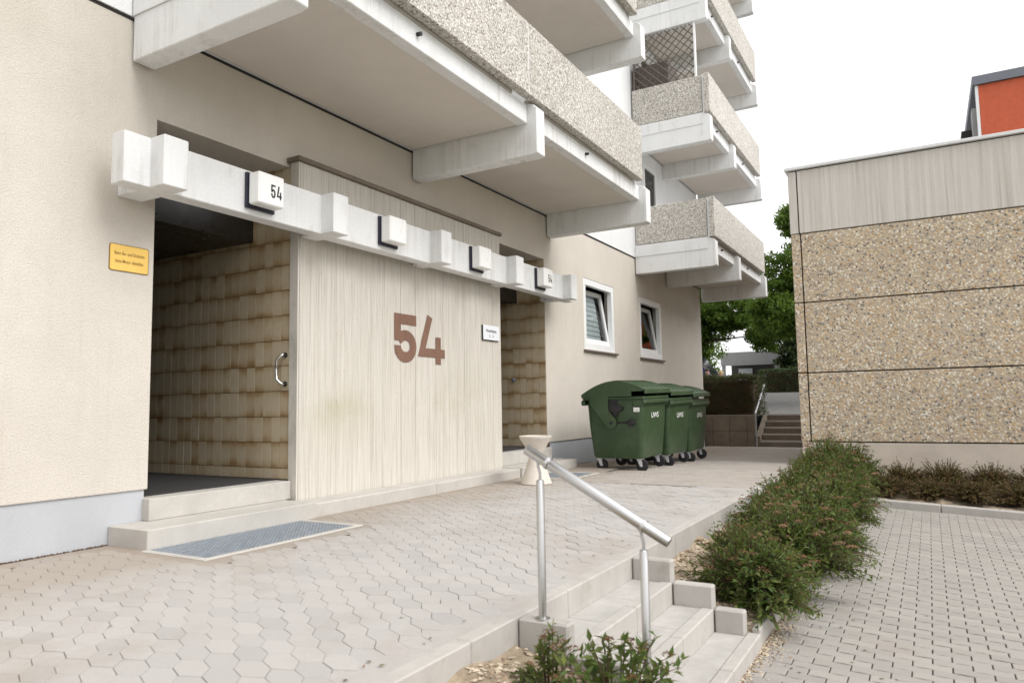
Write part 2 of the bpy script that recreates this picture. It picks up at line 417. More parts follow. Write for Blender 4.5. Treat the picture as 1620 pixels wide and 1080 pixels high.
# ------------------------------------------------------------------ mesh helpers
class MB:
    """Collects faces and links them as one mesh object."""

    def __init__(self):
        self.v, self.f, self.mi = [], [], []

    def add(self, vs, fs, mi=0):
        o = len(self.v)
        self.v += [tuple(p) for p in vs]
        self.f += [tuple(i + o for i in f) for f in fs]
        self.mi += [mi] * len(fs)

    def box(self, x0, x1, y0, y1, z0, z1, mi=0, skip=()):
        vs = [(x, y, z) for z in (z0, z1) for y in (y0, y1) for x in (x0, x1)]
        fs = {'-z': (0, 2, 3, 1), '+z': (4, 5, 7, 6), '-y': (0, 1, 5, 4), '+y': (2, 6, 7, 3), '-x': (0, 4, 6, 2), '+x': (1, 3, 7, 5)}
        self.add(vs, [f for k, f in fs.items() if k not in skip], mi)
        return self

    def bbox(self, x0, x1, y0, y1, z0, z1, bv=0.01):
        """Box with chamfered edges."""
        x0, x1, y0, y1, z0, z1 = min(x0, x1), max(x0, x1), min(y0, y1), max(y0, y1), min(z0, z1), max(z0, z1)
        bm = bmesh.new()
        bmesh.ops.create_cube(bm, size=1)
        for v in bm.verts:
            v.co = Vector(((x0 + x1) / 2 + v.co.x * (x1 - x0), (y0 + y1) / 2 + v.co.y * (y1 - y0), (z0 + z1) / 2 + v.co.z * (z1 - z0)))
        bmesh.ops.bevel(bm, geom=list(bm.edges), offset=bv, segments=1, affect='EDGES', profile=0.5)
        self.bm(bm)
        return self

    def bm(self, bm, mi=0):
        bm.verts.index_update()
        self.add([v.co for v in bm.verts], [[v.index for v in f.verts] for f in bm.faces], mi)
        bm.free()

    def prism(self, poly, a0, a1, axis, mi=0):
        """Polygon of 2-D points extruded along an axis. x: (y,z)  y: (x,z)  z: (x,y)"""
        def p3(p, a):
            return {'x': (a, p[0], p[1]), 'y': (p[0], a, p[1]), 'z': (p[0], p[1], a)}[axis]
        n = len(poly)
        vs = [p3(p, a0) for p in poly] + [p3(p, a1) for p in poly]
        fs = [tuple(range(n))[::-1], tuple(range(n, 2 * n))]
        fs += [(i, (i + 1) % n, n + (i + 1) % n, n + i) for i in range(n)]
        self.add(vs, fs, mi)
        return self

    def tube(self, pts, r, seg=10, cap=True, mi=0):
        pts = [Vector(p) for p in pts]
        rs = r if isinstance(r, (list, tuple)) else [r] * len(pts)
        up = Vector((0, 0, 1))
        rings = []
        prev = None
        for i, p in enumerate(pts):
            d = (pts[min(i + 1, len(pts) - 1)] - pts[max(i - 1, 0)]).normalized()
            if prev is None:
                a = d.cross(up)
                if a.length < 1e-3:
                    a = d.cross(Vector((1, 0, 0)))
            else:
                a = prev - d * prev.dot(d)
            a.normalize()
            prev = a
            bb = d.cross(a)
            rings.append([p + (a * math.cos(2 * math.pi * k / seg) + bb * math.sin(2 * math.pi * k / seg)) * rs[i] for k in range(seg)])
        vs = [q for ring in rings for q in ring]
        fs = []
        for i in range(len(pts) - 1):
            for k in range(seg):
                fs.append((i * seg + k, i * seg + (k + 1) % seg, (i + 1) * seg + (k + 1) % seg, (i + 1) * seg + k))
        if cap:
            fs.append(tuple(range(seg))[::-1])
            fs.append(tuple(range((len(pts) - 1) * seg, len(pts) * seg)))
        self.add(vs, fs, mi)
        return self

    def lathe(self, prof, c=(0, 0, 0), seg=28, mi=0):
        vs, fs = [], []
        for r, z in prof:
            vs += [(c[0] + r * math.cos(2 * math.pi * k / seg), c[1] + r * math.sin(2 * math.pi * k / seg), c[2] + z) for k in range(seg)]
        for i in range(len(prof) - 1):
            for k in range(seg):
                fs.append((i * seg + k, i * seg + (k + 1) % seg, (i + 1) * seg + (k + 1) % seg, (i + 1) * seg + k))
        self.add(vs, fs, mi)
        return self

    def mesh(self, name, mats, smooth=False):
        me = bpy.data.meshes.new(name)
        me.from_pydata(self.v, [], self.f)
        for k in (mats if isinstance(mats, (list, tuple)) else [mats]):
            me.materials.append(MT[k])
        if any(self.mi):
            me.polygons.foreach_set('material_index', self.mi)
        if smooth:
            me.polygons.foreach_set('use_smooth', [True] * len(self.f))
        me.update()
        return me

    def build(self, name, mats, parent=None, smooth=False, auto=None):
        me = self.mesh(name, mats, smooth or auto is not None)
        if auto is not None:
            me.set_sharp_from_angle(angle=R(auto))
        return link(name, me, parent)


def link(name, me, parent=None, loc=None):
    o = bpy.data.objects.new(name, me)
    COL.objects.link(o)
    if parent is not None:
        o.parent = parent
    if loc is not None:
        o.location = loc
    return o


def tag(o, label=None, cat=None, group=None, kind=None):
    if label:
        o['label'] = label
    if cat:
        o['category'] = cat
    if group:
        o['group'] = group
    if kind:
        o['kind'] = kind
    return o


def thing(name, label, cat, loc=(0, 0, 0), rz=0, group=None):
    o = bpy.data.objects.new(name, None)
    COL.objects.link(o)
    o.location = loc
    o.rotation_euler = (0, 0, rz)
    o.empty_display_size = 0.1
    return tag(o, label, cat, group)


def empty_part(name, parent, loc=(0, 0, 0)):
    o = bpy.data.objects.new(name, None)
    COL.objects.link(o)
    o.parent = parent
    o.location = loc
    o.empty_display_size = 0.1
    return o


def copy_tree(o, parent=None):
    c = o.copy()
    COL.objects.link(c)
    c.parent = parent
    for ch in list(o.children):
        copy_tree(ch, c)
    return c


def struct(o):
    o['kind'] = 'structure'
    return o


def text_mesh(txt, size, name, mat, parent, origin, ydir, zdir, squeeze=1.0, bold=0.0, align='CENTER'):
    """Flat lettering laid on a surface: ydir = reading direction, zdir = up."""
    cu = bpy.data.curves.new(name, 'FONT')
    cu.body = txt
    cu.size = size
    cu.align_x = align
    cu.align_y = 'CENTER'
    cu.offset = bold
    cu.fill_mode = 'FRONT'
    cu.resolution_u = 3
    tmp = bpy.data.objects.new(name, cu)
    COL.objects.link(tmp)
    dg = bpy.context.evaluated_depsgraph_get()
    me = bpy.data.meshes.new_from_object(tmp.evaluated_get(dg))
    bpy.data.objects.remove(tmp)
    a, u, o = Vector(ydir), Vector(zdir), Vector(origin)
    for v in me.vertices:
        v.co = o + a * (v.co.x * squeeze) + u * v.co.y
    me.materials.clear()
    me.materials.append(MT[mat])
    me.name = name
    return link(name, me, parent)


def stroke(mb, pts, w, place):
    """A flat ribbon of width w along 2-D points with mitred corners."""
    n = len(pts)
    L, Rr = [], []
    for i in range(n):
        p = Vector(pts[i])
        d0 = (p - Vector(pts[i - 1])).normalized() if i else None
        d1 = (Vector(pts[i + 1]) - p).normalized() if i < n - 1 else None
        if d0 is None:
            t, k = d1, 1
        elif d1 is None:
            t, k = d0, 1
        else:
            t = (d0 + d1).normalized()
            k = 1 / max(0.35, t.dot(d1))
        nn = Vector((-t.y, t.x)) * (w / 2 * k)
        L.append(place(p + nn))
        Rr.append(place(p - nn))
    mb.add(L + Rr, [(i, n + i, n + i + 1, i + 1) for i in range(n - 1)])


def digit5(mb, place, w=0.44, h=0.6, s=0.13):
    k = s / 2
    stroke(mb, [(w, h - k), (k, h - k), (k, h * 0.44)], s, place)
    cx, rx, rz = w / 2, w / 2 - k, h * 0.335 - k
    pts = [(cx + rx * math.cos(R(a)), h * 0.335 + rz * math.sin(R(a))) for a in range(152, -181, -8)]
    pts += [(cx - rx, h * 0.345)]
    stroke(mb, pts, s, lambda p: place(p) + Vector((0.0006, 0, 0)))


def digit4(mb, place, w=0.54, h=0.6, s=0.12):
    xs = w * 0.74
    stroke(mb, [(w * 0.42, h), (s * 0.55, h * 0.235), (w, h * 0.235)], s, place)
    stroke(mb, [(xs, 0), (xs, h * 0.58)], s, lambda p: place(p) + Vector((0.0006, 0, 0)))


# ------------------------------------------------------------------ ground levels
def terr_z(y):
    return 0.0 if y < 10 else -0.021 * (y - 10)


def park_z(x, y=0):
    return -0.51 - 0.05 * (x - 4.72)


def upper_z(y):
    if y < 28:
        return 0.66
    if y < 40:
        return 0.66 + (y - 28) * 0.069
    return 1.49


rng = random.Random(7)

# far ground
mb = MB()
mb.add([(-400, -300, -1.4), (400, -300, -1.4), (400, 500, -1.4), (-400, 500, -1.4)], [(0, 1, 2, 3)])
struct(mb.build('ground', 'earth'))

# upper ground behind the retaining wall
mb = MB()
ys = [23.6, 28, 40, 140]
for a, bb in zip(ys, ys[1:]):
    mb.add([(-60, a, upper_z(a)), (60, a, upper_z(a)), (60, bb, upper_z(bb)), (-60, bb, upper_z(bb))], [(0, 1, 2, 3)])
mb.add([(-60, 22.0, 0.62), (1.25, 22.0, 0.62), (1.25, 23.6, 0.655), (-60, 23.6, 0.655)], [(0, 1, 2, 3)])
struct(mb.build('upper_path', 'asphalt'))

# ---- terrace: bedding sheet, hexagon pavers, strip pavers, kerb stones
mb = MB()
for a, bb in ((-4, 10), (10, 22.2)):
    mb.add([(-0.3, a, terr_z(a) - 0.022), (3.9, a, terr_z(a) - 0.022), (3.9, bb, terr_z(bb) - 0.022), (-0.3, bb, terr_z(bb) - 0.022)], [(0, 1, 2, 3)])
terrace = struct(mb.build('terrace', 'joint_sand'))

VA, VB, VC = Vector((0.098, -0.043)), Vector((0.097, 0.035)), Vector((-0.058, 0.082))
L1, L2 = VA + VB, VB + VC                              # the paving lattice
HEXP = []
_p = -(VA + VB + VC) * 0.5
for _d in (VA, VB, VC, -VA, -VB, -VC):
    HEXP.append(_p.copy())
    _p = _p + _d


def hex_mesh(mb, cx, cy, cz, gap=0.014, ch=0.024, th=0.035):
    """A six-sided paving stone with a small chamfer."""
    t = [(cx + p.x * (1 - gap - ch), cy + p.y * (1 - gap - ch), cz) for p in HEXP]
    m_ = [(cx + p.x * (1 - gap), cy + p.y * (1 - gap), cz - 0.0028) for p in HEXP]
    l_ = [(x, y, cz - th) for x, y, z in m_]
    fs = [tuple(range(6))]
    for k in range(6):
        j = (k + 1) % 6
        fs += [(k + 6, j + 6, j, k), (k + 12, j + 12, j + 6, k + 6)]
    mb.add(t + m_ + l_, fs)


def reserved(x, y):
    """Places on the terrace that steps and gratings take up."""
    return (x < 0.06 or (x < 0.56 and 3.44 < y < 11.3) or (x < 1.31 and 3.36 < y < 5.16)
            or (x < 1.33 and 9.35 < y < 10.45))


def cam_px(x, y, z):
    d = Vector((x - 5.7364, y, z - 1.05))
    zc = d.dot(fwd)
    if zc < 0.3:
        return None
    return 810 + 1146.5 * d.dot(right) / zc, 540 + 1146.5 * d.dot(down) / zc, zc


hexes = []
for j in range(-12, 80):
    for i in range(-25, 30):
        q = L1 * i + L2 * j
        if -1.0 < q.y < 9.12 and 0.0 < q.x < 3.74 and not reserved(q.x - 0.06, q.y):
            hexes.append((q.x, q.y))


def in_view(x, y, z, pad=60):
    p = cam_px(x, y, z)
    return p is not None and -pad < p[0] < 1620 + pad and -pad < p[1] < 1080 + pad


vis = sorted([h for h in hexes if in_view(h[0], h[1], 0)], key=lambda h: cam_px(h[0], h[1], 0)[2])
single = set(vis[:300])
hm = MB()
hex_mesh(hm, 0, 0, 0)
hex_me = hm.mesh('paver', 'hex')
rest = MB()
for x, y in hexes:
    dz = rng.uniform(-0.0025, 0.0015)
    if (x, y) in single:
        o = link('paver', hex_me, terrace, (x, y, dz))
        o.rotation_euler = (rng.uniform(-1, 1) * 0.008, rng.uniform(-1, 1) * 0.008, rng.uniform(-1, 1) * 0.008)
    else:
        hex_mesh(rest, x, y, dz)
o = rest.build('distant_pavers', 'hex', terrace)
o['kind'] = 'stuff'

# narrow border pavers along the kerb close the hexagon edge; strip pavers beyond
sp = MB()


def block(mb, x0, x1, y0, y1, z0, z1, g=0.0025, ch=0.004, th=0.03):
    """A small paving block whose top follows from height z0 (at y0) to z1 (at y1)."""
    x0 += g; x1 -= g; y0 += g; y1 -= g
    t = [(x0 + ch, y0 + ch, z0), (x1 - ch, y0 + ch, z0), (x1 - ch, y1 - ch, z1), (x0 + ch, y1 - ch, z1)]
    m_ = [(x0, y0, z0 - ch), (x1, y0, z0 - ch), (x1, y1, z1 - ch), (x0, y1, z1 - ch)]
    l_ = [(a, bb, cc - th) for a, bb, cc in m_]
    mb.add(t + m_ + l_, [(0, 1, 2, 3), (4, 5, 1, 0), (5, 6, 2, 1), (6, 7, 3, 2), (7, 4, 0, 3), (8, 9, 5, 4), (9, 10, 6, 5), (10, 11, 7, 6), (11, 8, 4, 7)])


y = 9.18
row = 0
while y < 21.6:
    y1 = y + 0.11
    x = 0.02 - (0.11 if row % 2 else 0)
    while x < 3.74:
        xa, xb = max(x, 0.02), min(x + 0.22, 3.79)
        if xb - xa > 0.04 and not reserved((xa + xb) / 2, (y + y1) / 2):
            dz = rng.uniform(-0.002, 0.0015)
            block(sp, xa, xb, y, y1, terr_z(y) + dz, terr_z(y1) + dz)
        x += 0.22
    y = y1
    row += 1
o = sp.build('strip_pavers', 'strip', terrace)
o['kind'] = 'stuff'

# filler pieces between the last hexagon column and the kerb / wall
fl = MB()
cut = MB()
cut.add([(3.60, -1.2, -0.0035), (3.806, -1.2, -0.0035), (3.806, 9.18, -0.0035), (3.60, 9.18, -0.0035)], [(0, 1, 2, 3)])
cut.build('cut_pavers', 'hex', terrace)['kind'] = 'stuff'
for xa, xb, ya, yb in ((-0.02, 0.56, 3.2, 3.515), (0.561, 1.45, 3.2, 3.438), (1.247, 1.45, 3.438, 5.4), (0.40, 1.246, 5.102, 5.4), (0.40, 0.75, 5.4, 9.2), (0.40, 1.45, 9.2, 9.428), (1.292, 1.45, 9.428, 10.6), (0.40, 1.292, 10.422, 11.5), (-0.02, 0.2, -1, 3.2)):
    fl.add([(xa, ya, -0.0045), (xb, ya, -0.0045), (xb, yb, -0.0045), (xa, yb, -0.0045)], [(0, 1, 2, 3)])
o = fl.build('mortar_bed', 'strip', terrace)
o['kind'] = 'stuff'

KERB_X0, KERB_X1 = 3.808, 3.90
y = -1.2
while y < 13.9:
    y1 = min(y + 1.0, 13.9)
    k = MB()
    z0, z1 = terr_z(y), terr_z(y1)
    k.bbox(KERB_X0, KERB_X1, y + 0.002, y1 - 0.002, -0.62, 0.004, 0.006)
    k.v = [(vx, vy, vz + terr_z(vy) if vz > -0.3 else vz) for vx, vy, vz in k.v]
    k.build('kerb_stone', 'kerb', terrace)
    y = y1

# ---- parking court: bedding sheet, wave pavers, kerb
PK_Y1 = 12.16
mb = MB()
mb.add([(4.55, -2, park_z(4.55) - 0.02), (13, -2, park_z(13) - 0.02), (13, PK_Y1, park_z(13) - 0.02), (4.55, PK_Y1, park_z(4.55) - 0.02)], [(0, 1, 2, 3)])
parking = struct(mb.build('parking_court', 'joint_sand'))
WL, WH = 0.21, 0.102


def wave_outline(flip):
    """Long edges run in a shallow wave; short ends straight."""
    n = 8
    lo, hi = [], []
    for i in range(n + 1):
        t = i / n
        a = 0.0065 * math.sin(2 * math.pi * t) * flip
        lo.append((-WL / 2 + WL * t, -WH / 2 + a))
        hi.append((-WL / 2 + WL * t, WH / 2 + a))
    return lo + hi[::-1]


def wave_mesh(mb, cx, cy, cz, tilt, gx=0.0042, gy=0.0016, ch=0.003, th=0.03):
    out = wave_outline(1)
    n = len(out)

    def shr(p, gx, gy):
        return (p[0] * (1 - 2 * gx / WL), p[1] * (1 - 2 * gy / WH))
    o1 = [shr(p, gx, gy) for p in out]
    o0 = [shr(p, gx + ch, gy + ch) for p in out]
    t = [(cx + x, cy + y, cz - tilt * x) for x, y in o0]
    m_ = [(cx + x, cy + y, cz - tilt * x - ch * 0.8) for x, y in o1]
    l_ = [(x, y, z - th) for x, y, z in m_]
    fs = [tuple(range(n))]
    for k in range(n):
        j = (k + 1) % n
        fs += [(k + n, j + n, j, k), (k + 2 * n, j + 2 * n, j + n, k + n)]
    mb.add(t + m_ + l_, fs)


waves = []
row = 0
y = 1.6
while y < PK_Y1 - 0.08:
    x = 4.72 + WL / 2 + (WL / 2 if row % 2 else 0) + 0.10
    while x < 9.4:
        if in_view(x, y, park_z(x), 30):
            waves.append((x, y))
        x += WL
    y += WH
    row += 1
waves.sort(key=lambda h: cam_px(h[0], h[1], park_z(h[0]))[2])
wm = MB()
wave_mesh(wm, 0, 0, 0, 0.05)
wave_me = wm.mesh('paver', 'wave')
rest = MB()
for i, (x, y) in enumerate(waves):
    dz = rng.uniform(-0.002, 0.0015)
    if i < 300:
        o = link('paver', wave_me, parking, (x, y, park_z(x) + dz))
        o.rotation_euler = (rng.uniform(-1, 1) * 0.01, rng.uniform(-1, 1) * 0.008, rng.uniform(-1, 1) * 0.006)
    else:
        wave_mesh(rest, x, y, park_z(x) + dz, 0.05)
o = rest.build('distant_pavers', 'wave', parking)
o['kind'] = 'stuff'
eg = MB()                                             # cut pieces along the bed edging
y = 1.6
row = 0
while y < PK_Y1 - 0.08:
    block(eg, 4.735, 4.82 + (WL / 2 if row % 2 else 0), y - WH / 2, y + WH / 2, park_z(4.78), park_z(4.78))
    y += WH
    row += 1
o = eg.build('edge_pavers', 'wave', parking)
o['kind'] = 'stuff'
# kerb stones in front of the pebble building
for i in range(8):
    xa, xb = 4.79 + i * 1.0, 4.79 + (i + 1) * 1.0
    k = MB()
    k.bbox(xa + 0.003, xb - 0.003, PK_Y1, PK_Y1 + 0.14, -0.9, 0.095, 0.012)
    k.v = [(vx, vy, vz + park_z(vx) if vz > -0.4 else vz) for vx, vy, vz in k.v]
    k.build('kerb_stone', 'kerb', parking)

# ---- planting beds (soil sheet with relief) and chips
def bed_z(x, y):
    if y < 12.3 and x < 4.8:
        t = min(1, max(0, (x - 3.9) / 0.8))
        base = -0.17 - 0.27 * t
        if y < 3.2:
            base = -0.11 - 0.25 * t
    else:
        t = min(1, max(0, (y - 12.2) / 1.8))
        base = park_z(x) + 0.04 + 0.18 * t if x > 4.8 else -0.40 + 0.1 * t
    return base + 0.02 * math.sin(x * 13 + y * 7) + 0.018 * math.sin(x * 5.3 - y * 11.7) + 0.012 * math.sin(23 * x + 3 * y)


def bed(name, x0, x1, y0, y1, st):
    mb = MB()
    nx, ny = max(2, int((x1 - x0) / st)), max(2, int((y1 - y0) / st))
    for j in range(ny + 1):
        for i in range(nx + 1):
            x, y = x0 + (x1 - x0) * i / nx, y0 + (y1 - y0) * j / ny
            mb.v.append((x, y, bed_z(x, y)))
    for j in range(ny):
        for i in range(nx):
            a = j * (nx + 1) + i
            mb.f.append((a, a + 1, a + nx + 2, a + nx + 1))
            mb.mi.append(0)
    return struct(mb.build(name, 'soil', smooth=True))


bed('planting_bed', 3.90, 4.66, -0.5, 3.24, 0.05)
bed('planting_bed', 3.90, 4.70, 4.86, 12.3, 0.06)
bed('planting_bed', 3.90, 12.8, 12.3, 14.02, 0.09)
ch = MB()
for k in range(6400):
    if k >= 5900:                                      # soil washed out onto the parking pavers
        x, y = 4.72 + abs(rng.gauss(0, 0.07)), rng.gauss(5.0, 0.35)
    elif k >= 5200:
        x, y = 4.71 + abs(rng.gauss(0, 0.03)), rng.uniform(4.0, 7.0)
    elif k < 1500:
        x, y = rng.uniform(3.92, 4.64), rng.uniform(1.6, 3.2)
    elif k < 4000:
        x, y = rng.uniform(3.92, 4.64), rng.uniform(4.92, 7.2)
    else:
        x, y = rng.uniform(4.0, 9.0), rng.uniform(12.4, 13.9)
    z = (bed_z(x, y) if k < 5200 else park_z(x)) + 0.004
    s = rng.uniform(0.006, 0.02) * (1 if k < 5200 else 0.6)
    a = rng.uniform(0, math.pi)
    u = Vector((math.cos(a), math.sin(a), rng.uniform(-0.4, 0.4))) * s
    w = Vector((-math.sin(a), math.cos(a), rng.uniform(-0.4, 0.4))) * s * rng.uniform(0.35, 0.8)
    p = Vector((x, y, z))
    n = Vector((0, 0, s * 0.5))
    ch.add([p - u - w, p + u - w * 0.6, p + u * 0.8 + w, p - u * 0.9 + w, p + n], [(0, 1, 4), (1, 2, 4), (2, 3, 4), (3, 0, 4)])
tag(ch.build('wood_chips', 'chips'), 'tan wood chips and gravel strewn over the planting bed soil', 'mulch', kind='stuff')

mo = MB()
for k in range(900):
    y = rng.uniform(1.2, 3.5) if k < 700 else rng.uniform(11.4, 13.0)
    x = abs(rng.gauss(0, 0.012)) - 0.012
    s = rng.uniform(0.004, 0.012)
    p = Vector((x, y, terr_z(y) - 0.003))
    a = rng.uniform(0, 6.28)
    u, w = Vector((math.cos(a), math.sin(a), 0)) * s, Vector((-math.sin(a), math.cos(a), 0)) * s
    mo.add([p - u, p + w, p + u, p - w, p + Vector((0, 0, s))], [(0, 1, 4), (1, 2, 4), (2, 3, 4), (3, 0, 4)])
tag(mo.build('moss', 'twig'), 'dark moss and grit along the foot of the wall plinth', 'moss', kind='stuff')

# edging stones between bed and parking court
bed_edge = thing('bed_edging', 'low grey concrete edging between shrub bed and parking court', 'edging', (4.69, 5.0, park_z(4.69)))
y = 4.90
while y < 12.1:
    k = MB()
    y1 = min(y + 1.0, PK_Y1)
    k.bbox(4.664 - 4.69, 4.716 - 4.69, y + 0.002 - 5.0, y1 - 0.002 - 5.0, -0.2, 0.115, 0.006)
    k.build('edging_stone', 'kerb', bed_edge)
    y = y1

# ------------------------------------------------------------------ steps down to the parking court
st = thing('garden_steps', 'three shallow light concrete steps edged with upright kerb stones, under the steel handrail', 'steps', (3.9, 4.1, -0.51))
SX, SY, SZ = 3.9, 4.1, -0.51


def spart(name, mat, *b, bv=0.007):
    k = MB()
    k.bbox(b[0] - SX, b[1] - SX, b[2] - SY, b[3] - SY, b[4] - SZ, b[5] - SZ, bv)
    return k.build(name, mat, st)


YN, YF = 3.30, 4.81
levels = [(3.90, 0.0), (4.18, -0.14), (4.45, -0.278), (4.725, -0.415)]
for i in range(3):
    xa, za = levels[i]
    xb, zb = levels[i + 1]
    # tread slabs, in lengths
    for ya, yb in ((YN + 0.003, 3.80), (3.803, 4.30), (4.303, YF - 0.003)):
        k = MB()
        k.box(xa + 0.002 - SX, xb - 0.082 - SX, ya - SY, yb - SY, -0.3, zb - 0.004 - SZ + rng.uniform(-0.002, 0))
        k.build('tread', 'tread', st)
    spart('kerb_stone', 'kerb', xb - 0.08, xb, YN, 4.14, -0.72, zb)
    spart('kerb_stone', 'kerb', xb - 0.08, xb, 4.143, YF + (0.07 if i == 2 else -0.001), -0.72, zb + 0.001)
    # upstands closing the ends of each tread
    spart('end_stone', 'kerb', xa + 0.003, xb + (-0.083 if i == 2 else -0.003), YF + 0.001, YF + 0.082, -0.72, za - 0.001 + (0.004 if i else 0.002), bv=0.010)
    spart('end_stone', 'kerb', xa + 0.003, xb + (-0.083 if i == 2 else -0.003), YN - 0.083, YN - 0.001, -0.72, za - 0.001 + (0.004 if i else 0.002), bv=0.010)
    k = MB()

# ------------------------------------------------------------------ handrail at the steps
hr = thing('handrail', 'brushed stainless steel handrail sloping down beside the garden steps', 'handrail', (4.02, 3.26, 0))
HY = 0.0
ra, rb = Vector((3.945 - 4.02, HY, 0.828)), Vector((4.675 - 4.02, HY, 0.418))
k = MB()
k.tube([ra, ra + (rb - ra) * 0.004, rb - (rb - ra) * 0.004, rb], [0.024, 0.0265, 0.0265, 0.024], 20)
rail = k.build('rail', 'steel', hr, auto=50)
dr = (rb - ra).normalized()
for t in (0.165, 0.835):
    p = ra.lerp(rb, t)
    k = MB()
    k.tube([p - dr * 0.008, p + dr * 0.008], [0.0315, 0.0315], 20)
    k.build('joint_collar', 'steel', rail, auto=50)
for xp, zf in ((4.02, 0.0), (4.553, -0.29)):
    p = Vector((xp - 4.02, HY, 0))
    zr = ra.z + (rb.z - ra.z) * (p.x - ra.x) / (rb.x - ra.x)
    k = MB()
    zt = zr - 0.115
    k.tube([p + Vector((0, 0, zf - 0.02)), p + Vector((0, 0, zt)), p + Vector((0, 0, zt + 0.006))], [0.0198, 0.0198, 0.015], 18)
    post = k.build('post', 'steel', hr, auto=50)
    k = MB()
    k.tube([p + Vector((0, 0, zt)), p + Vector((0, 0, zt + 0.04)), p + Vector((-0.008, 0, zr - 0.05)), p + Vector((-0.012, 0, zr - 0.02))], 0.007, 10)
    k.build('bracket', 'steel', post, auto=50)
    k = MB()
    k.tube([p + Vector((0, 0, zf - 0.004)), p + Vector((0, 0, zf + 0.006))], 0.038, 18)
    k.build('base_plate', 'steel', post, auto=50)

# ------------------------------------------------------------------ apartment building
apt = thing('apartment_building', 'beige rendered apartment block with pebble-faced balconies and tiled entrances marked 54', 'building', (0, 8, 0))
AX, AY = 0.0, 8.0


def ap(mb, name, mat, parent=None, **kw):
    """Build geometry given in world coordinates as a part of the apartment building."""
    mb.v = [(x, y - AY, z) for x, y, z in mb.v]
    return mb.build(name, mat, parent or apt, **kw)


WIN = [(12.86, 14.45, 2.12, 3.53), (16.02, 17.62, 2.12, 3.53)]
DOOR = [(3.82, 5.36, 0.20, 3.60), (9.42, 11.2, 0.20, 3.60)]
WY0, WY1 = -6.0, 21.3


def wall_grid(x, y0, y1, z0, z1, holes, depth):
    mb = MB()
    ysx = sorted({y0, y1} | {h[0] for h in holes} | {h[1] for h in holes})
    zsx = sorted({z0, z1} | {h[2] for h in holes} | {h[3] for h in holes})
    ysx = [a for a in ysx if y0 <= a <= y1]
    zsx = [a for a in zsx if z0 <= a <= z1]
    for a, bb in zip(ysx, ysx[1:]):
        for c_, d_ in zip(zsx, zsx[1:]):
            cy, cz = (a + bb) / 2, (c_ + d_) / 2
            if any(h[0] < cy < h[1] and h[2] < cz < h[3] for h in holes):
                continue
            mb.add([(x, a, c_), (x, bb, c_), (x, bb, d_), (x, a, d_)], [(0, 1, 2, 3)])
    for h in holes:
        a, bb, c_, d_ = h[0], h[1], max(h[2], z0), h[3]
        mb.add([(x, a, c_), (x, a, d_), (x - depth, a, d_), (x - depth, a, c_)], [(0, 1, 2, 3)])
        mb.add([(x, bb, c_), (x - depth, bb, c_), (x - depth, bb, d_), (x, bb, d_)], [(0, 1, 2, 3)])
        mb.add([(x, a, d_), (x, bb, d_), (x - depth, bb, d_), (x - depth, a, d_)], [(0, 1, 2, 3)])
        if h[2] > z0:
            mb.add([(x, a, c_), (x - depth, a, c_), (x - depth, bb, c_), (x, bb, c_)], [(0, 1, 2, 3)])
    # end faces and underside
    mb.add([(x, y1, z0), (x - 9, y1, z0), (x - 9, y1, z1), (x, y1, z1)], [(0, 1, 2, 3)])
    return mb


mb = wall_grid(0.0, WY0, WY1, 0.41, 4.385, WIN + DOOR, 0.22)
mb.box(-0.05, -0.0005, WY0, 3.82, 0.405, 0.4095)
wall = ap(mb, 'wall', 'plaster')
for y0, y1 in ((WY0, 3.80), (11.22, WY1 - 0.015)):
    mb = MB().box(-0.25, -0.016, y0, y1, -0.6, 0.402)
    ap(mb, 'plinth', 'plinth')
# shell behind: upper storeys and roof so that no light leaks
mb = MB()
mb.box(-9, -0.26, WY0, 3.80, -0.6, 4.3)
mb.box(-9, -0.26, 17.75, WY1 - 0.02, -0.6, 4.3)
mb.box(-9, -0.02, WY0, WY1 - 0.02, 4.39, 24)
mb.box(-9, -4.0, 3.80, 17.75, -0.6, 4.38)
mb.box(-3.99, -0.26, 5.5, 9.2, -0.6, 4.38)
mb.box(-3.99, -0.26, 11.45, 12.6, -0.6, 4.38)
ap(mb, 'core_walls', 'room')

# entrance recesses
def recess(y0, y1, dark_left):
    mb = MB()
    mb.box(-3.98, -0.126, y0 + 0.0, y1 + 0.1, 0.10, 0.325, skip=())
    fl_ = ap(mb, 'entrance_floor', 'light_concrete')
    mb = MB().box(-3.9, -0.13, y0 + 0.01, y1 - 0.02, 0.3255, 0.337)
    ap(mb, 'door_mat', 'dark_floor', fl_)
    mb = MB()
    mb.box(-3.98, -0.221, y0 - 0.1, y1 + 0.1, 3.605, 3.72)
    ap(mb, 'recess_ceiling', 'plaster')
    mb = MB().box(-3.97, -0.55, y0 - 0.015, y1 - 0.012, 2.86, 3.60)  # dark dropped box added under the ceiling to cut light in the recess
    ap(mb, 'added_ceiling_box', 'dark_door')
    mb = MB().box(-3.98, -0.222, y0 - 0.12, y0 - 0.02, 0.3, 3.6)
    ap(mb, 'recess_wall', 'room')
    # glazed entrance door at the back
    mb = MB().box(-3.2, -3.14, y0 - 0.02, y1, 0.34, 3.6)
    d_ = ap(mb, 'door', 'dark_door')
    mb = MB().box(-3.14, -3.08, y0 + 0.04, y0 + 0.07, 1.0, 1.9)
    ap(mb, 'handle', 'chrome', d_)


recess(3.82, 5.36, True)
recess(9.42, 11.2, False)

TW, TH = 0.128, 0.2635


def tile_mesh(w, h):
    k = MB()
    k.bbox(-w / 2 + 0.003, w / 2 - 0.003, -0.004, 0.006, -h / 2 + 0.0025, h / 2 - 0.0025, 0.0012)
    return k.mesh('tile', 'tile')


